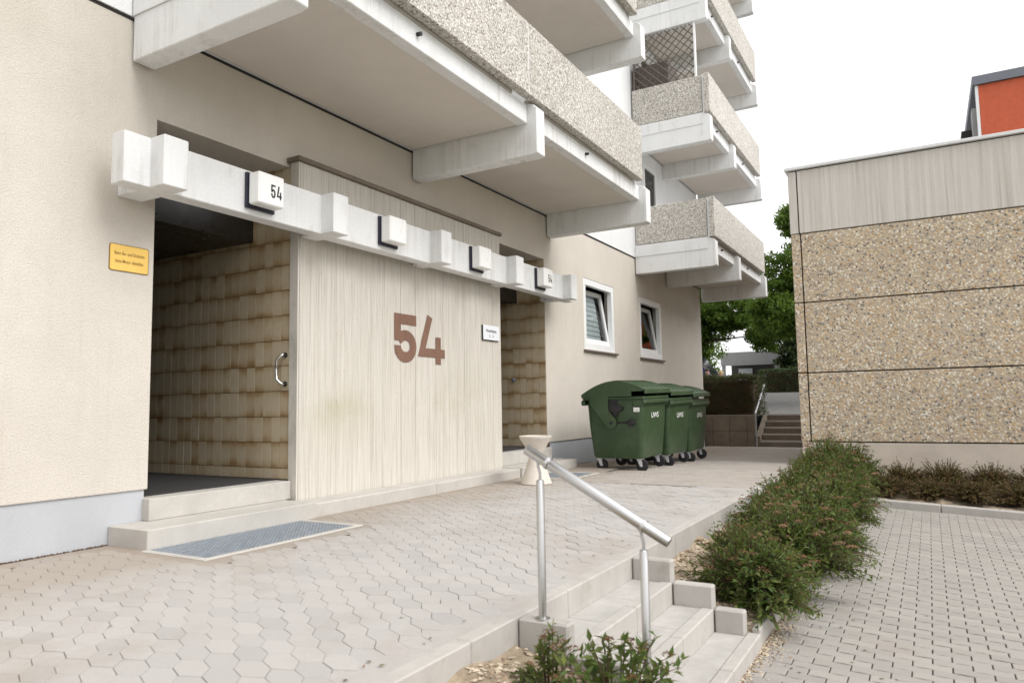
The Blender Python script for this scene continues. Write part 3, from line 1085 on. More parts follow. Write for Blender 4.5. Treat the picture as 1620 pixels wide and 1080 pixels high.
def tiled_wall(y, x_front, cols, rows, z_floor, first):
    """Wall facing -y clad with upright tiles, each a piece of its own."""
    k = MB().box(x_front - 3.98, x_front, y + 0.008, y + 0.1, z_floor, 3.604)
    tw = ap(k, 'tiled_wall', 'grout')
    tm = tile_mesh(TW, TH)
    ts = tile_mesh(TW, first)
    for c_ in range(cols):
        for r_ in range(-1, rows):
            hh = first if r_ < 0 else TH
            z = z_floor + first / 2 if r_ < 0 else z_floor + first + (r_ + 0.5) * TH
            o = link('tile', ts if r_ < 0 else tm, tw, (x_front - (c_ + 0.5) * TW, y - AY + rng.uniform(-0.0008, 0.0008), z))
            if rng.random() < 0.5:
                o.rotation_euler = (0, math.pi, 0)


tiled_wall(5.352, 0.020, 20, 12, 0.337, 0.11)
tiled_wall(11.192, -0.004, 8, 12, 0.337, 0.13)
mb = MB().box(0.0205, 0.034, 5.345, 5.36, 0.33, 3.59)
ap(mb, 'joint_strip', 'dark_gap')

# board-marked wall with the painted number
PY0, PY1, PX = 5.33, 9.42, 0.15
prof = []
y = PY0
while y < PY1 - 0.03:
    w = rng.choice([0.012, 0.016, 0.02, 0.026, 0.032])
    d = rng.choice([0, 0, 0.0015, 0.003, 0.005])
    prof += [(y + 0.002, PX - d), (y + w - 0.002, PX - d)]
    if rng.random() < 0.16:
        prof += [(y + w, PX - 0.011)]
    y += w
prof += [(PY1, PX)]
mb = MB()
poly = [(0.036, PY0)] + [(px_, py_) for py_, px_ in prof] + [(0.036, PY1)]
# front strips
n = len(prof)
zb_, zt_ = 0.11, 3.635
vs = [(px_, py_, zb_) for py_, px_ in prof] + [(px_, py_, zt_) for py_, px_ in prof]
mb.add(vs, [(i, i + 1, n + i + 1, n + i) for i in range(n - 1)])
mb.add([(0.036, PY0, zb_), (prof[0][1], PY0 + 0.002, zb_), (prof[0][1], PY0 + 0.002, zt_), (0.036, PY0, zt_)], [(0, 1, 2, 3)])
mb.add([(0.0, PY1, zb_), (PX, PY1, zb_), (PX, PY1, zt_), (0.0, PY1, zt_)], [(3, 2, 1, 0)])
mb.add([(0.036, PY0, zt_), (PX - 0.006, PY0, zt_), (PX - 0.006, PY1, zt_), (0.036, PY1, zt_)], [(0, 1, 2, 3)])
board = ap(mb, 'board_marked_wall', 'board')
mb = MB().bbox(0.002, 0.185, PY0 - 0.03, PY1 + 0.03, 3.64, 3.69, 0.006)
ap(mb, 'coping', 'ret_block', board)
mb = MB()
digit5(mb, lambda p: Vector((PX + 0.0035, 6.885 + p.x, 1.60 + p.y)))
ap(mb, 'painted_digit', 'brown_paint', board)
mb = MB()
digit4(mb, lambda p: Vector((PX + 0.0035, 7.375 + p.x, 1.60 + p.y)), 0.57, 0.62, 0.115)
ap(mb, 'painted_digit', 'brown_paint', board)

# entrance beam: a plus-shaped profile at every bay
BZ0, BZ1, BX0, BX1 = 2.83, 3.24, 0.262, 0.43
by = [3.48 + 1.885 * i for i in range(5)]
out = []
inn = []
ys_, ye_ = by[0] - 0.215, by[-1] + 0.22 + 0.215
front = [(BX1, ys_)]
for a in by:
    front += [(BX1, a), (0.61, a), (0.61, a + 0.22), (BX1, a + 0.22)]
front += [(BX1, ye_)]
back = [(BX0, ye_)]
for a in reversed(by):
    xin = 0.155 if PY0 - 0.1 < a < PY1 - 0.1 else 0.001
    back += [(BX0, a + 0.22), (xin, a + 0.22), (xin, a), (BX0, a)]
back += [(BX0, ys_)]
bm = bmesh.new()
vsb = [bm.verts.new((x, y - AY, BZ0)) for x, y in front + back]
f = bm.faces.new(vsb)
ex = bmesh.ops.extrude_face_region(bm, geom=[f])
for v in ex['geom']:
    if isinstance(v, bmesh.types.BMVert):
        v.co.z = BZ1
bmesh.ops.recalc_face_normals(bm, faces=bm.faces)
bmesh.ops.triangulate(bm, faces=[f_ for f_ in bm.faces if len(f_.verts) > 4])
bmesh.ops.bevel(bm, geom=[e_ for e_ in bm.edges if e_.is_manifold and e_.calc_face_angle(0) > 0.5], offset=0.007, segments=1, affect='EDGES')
mb = MB()
mb.bm(bm)
mb.build('entrance_beam', 'white_concrete', apt)

# windows
def window(y0, y1, z0, z1, blind):
    w = empty_part('window', apt, (0, (y0 + y1) / 2 - AY, z0))
    oy, oz = (y0 + y1) / 2, z0
    W, H = (y1 - y0) / 2, z1 - z0

    def wp(mb, name, mat, **kw):
        return mb.build(name, mat, w, **kw)
    k = MB()
    fr = 0.13
    xo, xi = -0.008, -0.10
    k.box(xi, xo, -W, W, 0, fr)
    k.box(xi, xo, -W, W, H - fr, H)
    k.box(xi, xo, -W, -W + fr, fr, H - fr)
    k.box(xi, xo, W - fr, W, fr, H - fr)
    wp(k, 'frame', 'window_white')
    # sash tilted inwards at the top
    a = R(9)
    k = MB()
    sw, sh, s_ = W - fr - 0.012, H - 2 * fr - 0.02, 0.09

    def tl(x, y, z):
        return (-0.06 + x * math.cos(a) - z * math.sin(a), y, fr + 0.01 + z * math.cos(a) + x * math.sin(a))
    for b_ in ((-sw, sw, 0, s_), (-sw, sw, sh - s_, sh), (-sw, -sw + s_, s_, sh - s_), (sw - s_, sw, s_, sh - s_)):
        q = MB().box(-0.06, 0.0, *b_)
        k.add([tl(*p) for p in q.v], q.f)
    wp(k, 'sash', 'window_white')
    q = MB()
    q.add([(-0.03, -sw + s_ - 0.01, s_ - 0.01), (-0.03, sw - s_ + 0.01, s_ - 0.01), (-0.03, sw - s_ + 0.01, sh - s_ + 0.01), (-0.03, -sw + s_ - 0.01, sh - s_ + 0.01)], [(0, 1, 2, 3)])
    k = MB()
    k.add([tl(*p) for p in q.v], q.f)
    wp(k, 'pane', 'glass')
    k = MB()
    k.bbox(-0.05, 0.055, -W - 0.05, W + 0.07, -0.05, -0.012, 0.004)
    wp(k, 'sill', 'sill')
    k = MB()                                          # dark room behind
    k.add([(-3.5, -W - 0.3, -1.2), (-3.5, W + 0.3, -1.2), (-3.5, W + 0.3, H + 0.3), (-3.5, -W - 0.3, H + 0.3)], [(0, 1, 2, 3)])
    wp(k, 'room', 'room')
    if blind:                                        # slats hang just inside the sash
        n_s = 9
        for i in range(n_s):
            za = s_ + (sh - 2 * s_) * i / n_s
            zb = s_ + (sh - 2 * s_) * (i + 0.93) / n_s
            q = MB().box(-0.075, -0.070, -sw + s_, sw - s_ - 0.16, za, zb)
            q.v = [(x - (0.012 if z > (za + zb) / 2 else 0), y, z) for x, y, z in q.v]
            k = MB()
            k.add([tl(*p) for p in q.v], q.f)
            wp(k, 'blind_slat', 'blind')


window(*WIN[0], True)
window(*WIN[1], False)

# white cladding panels above the ground floor
z = 4.415
while z < 15.5:
    y = -5.9
    while y < WY1 - 0.05:
        y1 = min(y + 1.35, WY1)
        bx_ = MB().box(-0.03, 0.022, y + 0.003, y1 - 0.003, z, min(z + 2.80, 15.6))
        if in_view(0, y, z, 300) or in_view(0, y1, z, 300):
            ap(bx_, 'cladding_panel', 'cladding')
        y = y1
    z += 2.82
mb = MB().box(-0.02, 0.004, WY0, WY1, 4.386, 4.414)
ap(mb, 'shadow_gap', 'dark_gap')

ST = 2.83


def balcony(y0, y1, brs, level, joints, near=True, lattice=False):
    zs = 4.41 + ST * level
    bal = empty_part('balcony', apt, (0, (y0 + y1) / 2 - AY, zs))
    oy, oz = (y0 + y1) / 2, zs

    def bp(mb, name, mat, **kw):
        mb.v = [(x, y - oy, z - oz) for x, y, z in mb.v]
        return mb.build(name, mat, bal, **kw)
    BW = 0.205
    bp(MB().box(0.024, 1.66, y0 + 0.02, y1 - 0.02, zs + 0.045, zs + 0.225), 'slab', 'soffit')
    for a, bb in zip(brs, brs[1:]):
        bp(MB().box(0.05, 1.612, a + BW + 0.022, bb - 0.022, zs, zs + 0.044), 'soffit_panel', 'soffit')
        bp(MB().bbox(1.612, 1.75, a + BW + 0.003, bb - 0.003, zs - 0.004, zs + 0.235, 0.008), 'fascia', 'white_concrete')
        yd = a + (bb - a) * 0.44
        k = MB()
        k.tube([(1.74, yd, zs + 0.135), (1.80, yd, zs + 0.128)], 0.02, 12)
        bp(k, 'drain_spout', 'black_plastic')
    for a in brs:
        k = MB()
        poly = [(0.024, zs - 0.39), (1.80, zs - 0.39), (1.875, zs - 0.375), (1.875, zs + 0.19), (1.845, zs + 0.19), (1.845, zs + 0.215), (1.79, zs + 0.24), (0.024, zs + 0.24)]
        bm_ = bmesh.new()
        va = [bm_.verts.new((x, a, z)) for x, z in poly]
        fa = bm_.faces.new(va)
        ex_ = bmesh.ops.extrude_face_region(bm_, geom=[fa])
        for v in ex_['geom']:
            if isinstance(v, bmesh.types.BMVert):
                v.co.y = a + BW
        bmesh.ops.recalc_face_normals(bm_, faces=bm_.faces)
        bmesh.ops.bevel(bm_, geom=list(bm_.edges), offset=0.008, segments=1, affect='EDGES')
        k.bm(bm_)
        bp(k, 'bracket', 'white_concrete')
    # front parapet
    py0, py1 = y0 - 0.05, y1 - 0.36 if near else y1 - 0.25
    edges = [py0] + joints + [py1]
    for a, bb in zip(edges, edges[1:]):
        bp(MB().bbox(1.765, 1.885, a + 0.008, bb - 0.008, zs + 0.262, zs + 1.15, 0.008), 'parapet_panel', 'pebble_balcony')
        bp(MB().box(1.70, 1.762, a + 0.2, bb - 0.2, zs + 0.23, zs + 0.30), 'parapet_bearing', 'light_concrete')
    for a in joints:
        bp(MB().box(1.775, 1.880, a - 0.0075, a + 0.0075, zs + 0.27, zs + 1.14), 'joint_seal', 'white_concrete')
    # side parapets
    for a in (y0 + 0.02, y1 - 0.45):
        bp(MB().bbox(0.06, 1.70, a, a + 0.10, zs + 0.29, zs + 1.15, 0.008), 'side_panel', 'pebble_balcony')
        bp(MB().bbox(0.03, 1.745, a - 0.012 if a < oy else a + 0.05, a + 0.09, zs + 0.242, zs + 0.272, 0.003), 'side_edge', 'white_concrete')
        bp(MB().box(1.705, 1.76, a + 0.02, a + 0.07, zs + 0.28, zs + 1.16), 'corner_post', 'white_concrete')
    bp(MB().bbox(0.03, 1.72, y0 - 0.014, y0 - 0.002, zs + 0.004, zs + 0.236, 0.003), 'slab_edge', 'white_concrete')
    if lattice:
        a = y0 + 0.06
        for i in range(16):
            for sgn in (-1, 1):
                xc = -1.2 + i * 0.19
                zl, zh = zs + 1.15, zs + 2.42
                L = zh - zl
                p0 = [xc, zl] if sgn > 0 else [xc + L, zl]
                p1 = [xc + L, zh] if sgn > 0 else [xc, zh]
                x_lo, x_hi = 0.14, 1.58
                # clip the bar to the screen
                (xa, za), (xb, zb) = (p0, p1) if p0[0] < p1[0] else (p1, p0)
                if xb <= x_lo or xa >= x_hi:
                    continue
                sl = (zb - za) / (xb - xa)
                if xa < x_lo:
                    za += sl * (x_lo - xa); xa = x_lo
                if xb > x_hi:
                    zb += sl * (x_hi - xb); xb = x_hi
                k = MB()
                yy = a + 0.008 * sgn
                k.tube([(xa, yy, za), (xb, yy, zb)], 0.013, 4)
                bp(k, 'lattice_bar', 'lattice')
        for xx in (0.12, 1.58):
            bp(MB().box(xx - 0.02, xx + 0.02, a - 0.03, a + 0.03, zs + 1.1, zs + 2.43), 'lattice_post', 'window_white' if xx > 1 else 'lattice')
        bp(MB().box(0.05, 0.9, a + 0.1, a + 0.9, zs + 1.0, zs + 1.75), 'stored_box', 'lattice')
    return bal


nb = [3.565, 7.43, 11.295]
for lv in range(3):
    balcony(3.565, 11.5, nb, lv, [7.25], True)
fb = [15.80, 18.06, 21.40]
for lv in range(5):
    balcony(15.80, 21.60, fb, lv, [], False, lattice=(lv == 1))

# balcony doors on the far stack
for lv in range(3):
    zz = 4.41 + ST * lv + 0.28
    d_ = empty_part('balcony_door', apt, (0, 16.9 - AY, zz))
    k = MB()
    k.box(0.024, 0.075, -0.48, -0.38, 0, 2.15)
    k.box(0.024, 0.075, 0.38, 0.48, 0, 2.15)
    k.box(0.024, 0.075, -0.38, 0.38, 2.05, 2.15)
    k.box(0.024, 0.075, -0.38, 0.38, 0, 0.12)
    k.build('frame', 'window_white', d_)
    MB().box(0.024, 0.04, -0.38, 0.38, 0.12, 2.05).build('pane', 'car_glass', d_)

# ------------------------------------------------------------------ entrance steps and gratings
es = thing('entrance_steps', 'two-step concrete stoop at the wide entrance beside the yellow sign', 'steps', (0.25, 4.4, 0))


def part_at(parent, mat, name, ox, oy, oz, x0, x1, y0, y1, z0, z1, bv=0.006):
    k = MB()
    k.bbox(x0 - ox, x1 - ox, y0 - oy, y1 - oy, z0 - oz, z1 - oz, bv)
    return k.build(name, mat, parent)


part_at(es, 'light_concrete', 'step', 0.25, 4.4, 0, -0.012, 0.50, 3.50, 5.262, -0.3, 0.146)
part_at(es, 'light_concrete', 'threshold', 0.25, 4.4, 0, -0.125, 0.085, 3.785, 5.327, 0.1465, 0.329)
part_at(es, 'light_concrete', 'ledge', 0.25, 4.4, 0, 0.152, 0.47, 5.265, 7.3, -0.3, 0.128, 0.012)
part_at(es, 'light_concrete', 'ledge', 0.25, 4.4, 0, 0.152, 0.465, 7.304, 9.40, -0.3, 0.124, 0.012)
e2 = thing('entrance_steps', 'two-step concrete stoop at the narrow entrance behind the ash urn', 'steps', (0.25, 10.3, 0))
part_at(e2, 'light_concrete', 'step', 0.25, 10.3, 0, -0.012, 0.50, 9.405, 11.30, -0.35, 0.135)
part_at(e2, 'light_concrete', 'threshold', 0.25, 10.3, 0, -0.125, 0.085, 9.425, 11.19, 0.1355, 0.329)


def grating(label, x0, x1, y0, y1, z):
    cx, cy = (x0 + x1) / 2, (y0 + y1) / 2
    g_ = thing('metal_grating', label, 'grating', (cx, cy, z))
    k = MB()
    X, Y = (x1 - x0) / 2, (y1 - y0) / 2
    w = 0.055
    k.bbox(X - w, X, -Y, Y, -0.12, 0.004, 0.005)
    k.bbox(-X, X - w - 0.001, -Y, -Y + w, -0.12, 0.004, 0.005)
    k.bbox(-X, X - w - 0.001, Y - w, Y, -0.12, 0.004, 0.005)
    k.build('frame', 'light_concrete', g_)
    k = MB()
    xx = -X + 0.006
    i = 0
    while xx < X - w - 0.006:
        k.box(xx, xx + 0.009, -Y + w, Y - w, -0.024, 0.0 - 0.001)
        xx += 0.037
    yy = -Y + w + 0.005
    while yy < Y - w - 0.005:
        k.box(-X, X - w - 0.003, yy, yy + 0.007, -0.018, 0.001)
        yy += 0.040
    b_ = k.build('bar_mesh', 'galvanised', g_)
    b_['kind'] = 'stuff'
    MB().box(-X + 0.001, X - w, -Y + w, Y - w, -0.13, -0.060).build('pit', 'roof_grey', g_)


grating('long galvanised grating set in the paving before the stoop with the yellow sign', 0.505, 1.245, 3.44, 5.10, 0)
grating('short galvanised grating in the paving between ash urn and green containers', 0.56, 1.29, 9.43, 10.42, -0.001)

# ------------------------------------------------------------------ lamps on the beam
for i in range(4):
    lab = ['square white box lamp numbered 54 on the beam beside the yellow sign',
           'plain white box lamp on the beam above the painted number',
           'plain white box lamp on the beam above the small white sign',
           'square white box lamp numbered 54 on the beam end near the blind window'][i]
    yc = (by[i] + 0.22 + by[i + 1]) / 2 + (0.04 if i == 0 else 0.0)
    lp = thing('wall_lamp', lab, 'lamp', (0.433, yc, 3.05), group='box lamps along the entrance beam')
    MB().bbox(0, 0.028, -0.165, 0.165, -0.165, 0.165, 0.004).build('back_plate', 'lamp_black', lp)
    sh = MB().bbox(0.028, 0.165, -0.145, 0.155, -0.135, 0.158, 0.012).build('shade', 'lamp_white', lp)
    if i in (0, 3):
        for dg, y_off in ((digit5, -0.005), (digit4, 0.062)):
            k = MB()
            if dg is digit5:
                dg(k, lambda p: Vector((0.1662, y_off + p.x, -0.062 + p.y)), 0.052, 0.125, 0.0165)
            else:
                dg(k, lambda p: Vector((0.1662, y_off + p.x, -0.062 + p.y)), 0.06, 0.125, 0.0165)
            k.build('digit', 'ink', sh)

# ------------------------------------------------------------------ signs
sg = thing('yellow_sign', 'small yellow notice with brown German lettering on the beige wall', 'sign', (0.001, 3.60, 2.32))
k = MB()


def rrect(w, h, r, n=5):
    pts = []
    for cx, cz, a0 in ((w - r, h - r, 0), (-w + r, h - r, 90), (-w + r, -h + r, 180), (w - r, -h + r, 270)):
        for i in range(n + 1):
            a = R(a0 + 90 * i / n)
            pts.append((cx + r * math.cos(a), cz + r * math.sin(a)))
    return pts


k.prism(rrect(0.172, 0.112, 0.02), 0.0, 0.006, 'x')
k.build('border', 'sign_brown', sg)
k = MB()
k.prism(rrect(0.166, 0.106, 0.017), 0.004, 0.0075, 'x')
pl = k.build('plate', 'sign_yellow', sg)
text_mesh('Beim Be- und Entladen', 0.040, 'lettering', 'sign_brown', pl, (0.0085, 0, 0.036), (0, 1, 0), (0, 0, 1), 0.72, 0.0006)
text_mesh('bitte Motor abstellen', 0.040, 'lettering', 'sign_brown', pl, (0.0085, 0, -0.030), (0, 1, 0), (0, 0, 1), 0.72, 0.0006)

sg = thing('white_sign', 'small white Haupteingang plate on the board-marked wall edge', 'sign', (0.152, 9.10, 2.115))
MB().bbox(0, 0.02, -0.225, 0.225, -0.11, 0.11, 0.002).build('back', 'ink', sg)
k = MB()
k.bbox(0.018, 0.028, -0.215, 0.232, -0.10, 0.115, 0.002)
pl = k.build('plate', 'sign_white', sg)
text_mesh('Haupteingang', 0.062, 'lettering', 'ink', pl, (0.0292, 0, 0.035), (0, 1, 0), (0, 0, 1), 0.86, 0.0008)
text_mesh('52 - 54', 0.058, 'lettering', 'garage_grey', pl, (0.0292, 0, -0.045), (0, 1, 0), (0, 0, 1), 0.86, 0.0005)

# pull handle and knob on the tiled walls
hd = thing('pull_handle', 'curved chrome pull handle on the brown tiles beside the board-marked wall', 'handle', (-0.06, 5.346, 1.46))
k = MB()
pts = [(0.03, 0, 0.15), (0.03, -0.045, 0.15), (0.02, -0.062, 0.14), (-0.03, -0.066, 0.10), (-0.035, -0.066, 0.0), (-0.03, -0.066, -0.10), (0.02, -0.062, -0.14), (0.03, -0.045, -0.15), (0.03, 0, -0.15)]
k.tube(pts, 0.0125, 12)
k.build('grip', 'chrome', hd, auto=60)
for z in (0.15, -0.15):
    k = MB()
    k.tube([(0.03, 0.0, z), (0.03, -0.012, z)], 0.026, 16)
    k.build('rosette', 'black_plastic', hd, auto=40)
kn = thing('door_knob', 'round dark metal knob on the tiles of the narrow entrance', 'knob', (-0.615, 11.186, 1.50))
k = MB()
k.tube([(0, 0, 0), (0, -0.012, 0)], 0.035, 16)
k.build('rosette', 'roof_grey', kn, auto=40)
k = MB()
k.tube([(0, -0.01, 0), (0, -0.035, 0), (0, -0.045, 0), (0, -0.07, 0), (0, -0.08, 0)], [0.014, 0.016, 0.034, 0.034, 0.02], 16)
k.build('knob', 'roof_grey', kn, auto=40)

# ------------------------------------------------------------------ ash urn
ur = thing('ash_urn', 'hourglass-shaped pale concrete ash urn standing on the terrace', 'ash urn', (1.10, 8.70, 0.0))
k = MB()
k.lathe([(0.0, 0.0), (0.205, 0.0), (0.212, 0.012), (0.20, 0.03), (0.13, 0.24), (0.088, 0.365), (0.085, 0.385)], seg=36)
k.build('base', 'urn', ur, auto=40)
k = MB()
k.lathe([(0.085, 0.382), (0.10, 0.42), (0.165, 0.53), (0.215, 0.61), (0.222, 0.622), (0.222, 0.638), (0.208, 0.64), (0.195, 0.622), (0.13, 0.55), (0.0, 0.545)], seg=36)
bw = k.build('bowl', 'urn', ur, auto=40)
k = MB()
k.lathe([(0.0, 0.572), (0.145, 0.572), (0.150, 0.565)], seg=30)
k.build('sand', 'soil', bw)

# ------------------------------------------------------------------ waste containers
def make_bin():
    b_ = thing('waste_container', 'x', 'waste bin', (0, 0, 0), group='green waste containers lined up by the wall')
    # local frame: origin at ground centre; x towards court (front), y along wall, length 1.30
    L = 0.60
    k = MB()
    # tapered body with rounded plan corners
    def ring(x0, x1, hy, z, r=0.07, n=4):
        pts = []
        for cx, cy, a0 in ((x1 - r, hy - r, 0), (x0 + r, hy - r, 90), (x0 + r, -hy + r, 180), (x1 - r, -hy + r, 270)):
            for i in range(n + 1):
                a = R(a0 + 90 * i / n)
                pts.append((cx + r * math.cos(a), cy + r * math.sin(a), z))
        return pts
    rings = [ring(-0.40, 0.42, L - 0.075, 0.215), ring(-0.415, 0.435, L - 0.06, 0.25), ring(-0.455, 0.475, L - 0.015, 0.72), ring(-0.475, 0.50, L + 0.005, 1.165)]
    n = len(rings[0])
    vs = [p for r_ in rings for p in r_]
    fs = [tuple(range(n))[::-1]]
    for i in range(len(rings) - 1):
        for q in range(n):
            fs.append((i * n + q, i * n + (q + 1) % n, (i + 1) * n + (q + 1) % n, (i + 1) * n + q))
    k.add(vs, fs)
    body = k.build('body', 'bin_green', b_, auto=35)
    # rim flange
    k = MB()
    k.bbox(-0.535, 0.535, -L - 0.035, L + 0.035, 1.165, 1.215, 0.012)
    k.bbox(0.50, 0.545, -L - 0.03, L + 0.03, 1.10, 1.164, 0.010)
    k.bbox(-0.56, -0.50, -L - 0.03, L + 0.03, 1.08, 1.164, 0.012)
    k.build('rim', 'bin_green', body)
    for i in range(17):
        yy = -L + 0.05 + i * (2 * L - 0.1) / 16
        k = MB()
        k.box(0.497, 0.525, yy - 0.008, yy + 0.008, 1.055, 1.099)
        k.build('rim_rib', 'bin_green', body)
    # dome lid: sheet curved in x, extruded along y, with end plates that carry the pivot arms
    arc = []
    for i in range(19):
        t = i / 18
        x = -0.545 + 1.085 * t
        z = 1.20 + 0.275 * math.sin(math.pi * (0.055 + 0.80 * t)) ** 0.9
        arc.append((x, z))
    z_end = arc[-1][1]
    k = MB()
    th = 0.02
    top = arc
    bot = [(x, z - th) for x, z in arc]
    n = len(arc)
    Ly = L + 0.03
    vs = [(x, -Ly, z) for x, z in top] + [(x, Ly, z) for x, z in top] + [(x, -Ly, z) for x, z in bot] + [(x, Ly, z) for x, z in bot]
    fs = []
    for i in range(n - 1):
        fs += [(i, i + 1, n + i + 1, n + i), (2 * n + i, 3 * n + i, 3 * n + i + 1, 2 * n + i + 1), (i, 2 * n + i, 2 * n + i + 1, i + 1), (n + i, n + i + 1, 3 * n + i + 1, 3 * n + i)]
    fs += [(0, n, 3 * n, 2 * n), (n - 1, 3 * n - 1, 4 * n - 1, 2 * n - 1)]
    k.add(vs, fs)
    lid = k.build('lid', 'bin_green', b_, auto=30)
    k = MB()
    k.bbox(0.535, 0.565, -Ly, Ly, z_end - 0.075, z_end + 0.005, 0.01)
    k.build('lip', 'bin_green', lid)
    for i in range(5):                                   # stiffening ribs across the lid
        yy = -L + 0.12 + i * (2 * L - 0.24) / 4
        k = MB()
        pr = arc[2:-1]
        vs = []
        for x, z in pr:
            vs += [(x, yy - 0.012, z - 0.005), (x, yy - 0.008, z + 0.010), (x, yy + 0.008, z + 0.010), (x, yy + 0.012, z - 0.005)]
        fs = []
        for q in range(len(pr) - 1):
            for e_ in range(3):
                fs.append((q * 4 + e_, q * 4 + e_ + 1, q * 4 + 4 + e_ + 1, q * 4 + 4 + e_))
        k.add(vs, fs)
        k.build('lid_rib', 'bin_green', lid, auto=30)
    for i in range(3):
        yy = -L + 0.25 + i * 0.36
        k = MB()
        k.bbox(0.40, 0.45, yy - 0.02, yy + 0.02, 1.30, 1.39, 0.008)
        k.build('lid_grip', 'bin_green', lid)
    # end plates with arm to pivot
    def zz(zx, zy):
        return (-0.545 + (zx - 170) / 983.0, 1.54 - zy / 1069.0)
    for sgn in (-1, 1):
        y0, y1 = sgn * (Ly + 0.001), sgn * (Ly + 0.022)
        pts = [(x, z + 0.0) for x, z in arc]
        low = [(0.53, z_end - 0.03), (0.33, z_end - 0.035), (0.325, 1.217), zz(640, 345)]
        low += [zz(628, 560), zz(758, 745)]
        pc = zz(672, 795)
        low += [(pc[0] + 0.092 * math.cos(R(a)), pc[1] + 0.092 * math.sin(R(a))) for a in (20, -10, -40, -70, -100, -130)]
        low += [zz(320, 475), zz(310, 362), zz(172, 358)]
        k = MB()
        k.prism(pts + low, min(y0, y1), max(y0, y1), 'y')
        pl_ = k.build('pivot_arm', 'bin_green', lid)
        k = MB()
        k.tube([(pc[0], sgn * (Ly - 0.03), pc[1]), (pc[0], sgn * (Ly + 0.03), pc[1])], 0.03, 16)
        k.build('pivot_bolt', 'black_plastic', pl_)
        # trunnion, lever and stop on the end wall
        k = MB()
        c_ = zz(770, 548)
        seg = 16
        ea = [(c_[0] + 0.115 * math.cos(2 * math.pi * q / seg), c_[1] + 0.055 * math.sin(2 * math.pi * q / seg)) for q in range(seg)]
        k.prism(ea, min(sgn * L, sgn * (L + 0.09)), max(sgn * L, sgn * (L + 0.09)), 'y')
        k.build('trunnion', 'black_plastic', body)
        k = MB()
        a_, d_ = zz(640, 355), zz(785, 690)
        k.box(a_[0], d_[0], min(sgn * (L - 0.03), sgn * (L + 0.015)), max(sgn * (L - 0.03), sgn * (L + 0.015)), d_[1], a_[1] - 0.01)
        k.build('trunnion_plate', 'black_plastic', body)
        k = MB()
        a_, d_ = zz(760, 790), zz(1010, 790)
        k.tube([(a_[0], sgn * (L + 0.025), a_[1]), (d_[0], sgn * (L + 0.025), d_[1])], 0.012, 8)
        k.tube([(d_[0], sgn * (L - 0.02), d_[1]), (d_[0], sgn * (L + 0.02), d_[1]), (d_[0], sgn * (L + 0.055), d_[1]), (d_[0], sgn * (L + 0.06), d_[1])], [0.03, 0.06, 0.06, 0.045], 10)
        k.build('brake_lever', 'black_plastic', body)
    # corner pockets
    for sx in (0.44,):
        for sy in (-1, 1):
            k = MB()
            k.bbox(0.33, 0.515, min(sy * (L - 0.02), sy * (L + 0.022)), max(sy * (L - 0.02), sy * (L + 0.022)), 1.06, 1.164, 0.008)
            k.build('corner_pocket', 'bin_green', body)
    # swivel castors
    for sx in (-0.33, 0.36):
        for sy in (-1, 1):
            wx, wy = sx + 0.03, sy * (L - 0.17)
            k = MB()
            k.tube([(wx, wy - 0.022, 0.1), (wx, wy - 0.018, 0.1), (wx, wy + 0.018, 0.1), (wx, wy + 0.022, 0.1)], [0.088, 0.1, 0.1, 0.088], 22)
            wh = k.build('wheel', 'rubber', b_, auto=40)
            k = MB()
            k.tube([(wx, wy - 0.026, 0.1), (wx, wy + 0.026, 0.1)], 0.05, 16)
            k.build('hub', 'black_plastic', wh, auto=40)
            k = MB()
            for q in (-1, 1):
                yy = wy + q * 0.034
                k.prism([(wx - 0.022, 0.085), (wx + 0.02, 0.085), (wx + 0.005, 0.20), (wx - 0.075, 0.20), (wx - 0.06, 0.17)], yy - 0.004, yy + 0.004, 'y')
            k.box(wx - 0.085, wx + 0.02, wy - 0.04, wy + 0.04, 0.2005, 0.216)
            k.build('fork', 'caster_grey', wh)
    text_mesh('UWS', 0.125, 'lettering', 'white_print', body, (0.4915, 0.0, 0.895), (0, 1, 0), (0.045, 0, 1), 1.35, 0.001)
    return b_


bin0 = make_bin()
blabs = ['green wheeled waste container with white sticker, the one next to the narrow entrance',
         'green wheeled waste container standing between two others by the wall',
         'green wheeled waste container at the row end nearest the hedge']
bins = []
for i in range(3):
    o = bin0 if i == 0 else copy_tree(bin0)
    bins.append(o)
for i, o in enumerate(bins):
    yc = 11.72 + i * 1.345
    o.location = (1.27 + [0, 0.02, 0.0][i], yc, terr_z(yc) - 0.005)
    o.rotation_euler = (0.021, 0, R([0, -1.0, 0.8][i]))
    o['label'] = blabs[i]
k = MB()
k.box(0.345, 0.445, -0.6065, -0.6035, 0.97, 1.04)
k.v = [(x, y - 0.004, z) for x, y, z in k.v]
stk = k.build('sticker', 'white_print', bin0)
text_mesh('54', 0.035, 'lettering', 'ink', stk, (0.395, -0.6115, 0.99), (1, 0, 0), (0, 0, 1), 1.0, 0)

# ------------------------------------------------------------------ building with pebble panels on the right
RY, RX0, RX1 = 14.0, 3.70, 14.5
rbld = thing('pebble_panel_building', 'low building clad in three rows of tan exposed-aggregate panels under a streaked concrete band', 'building', (8, RY, 0))


def rp(mb, name, mat, parent=None, **kw):
    mb.v = [(x - 8, y - RY, z) for x, y, z in mb.v]
    return mb.build(name, mat, parent or rbld, **kw)


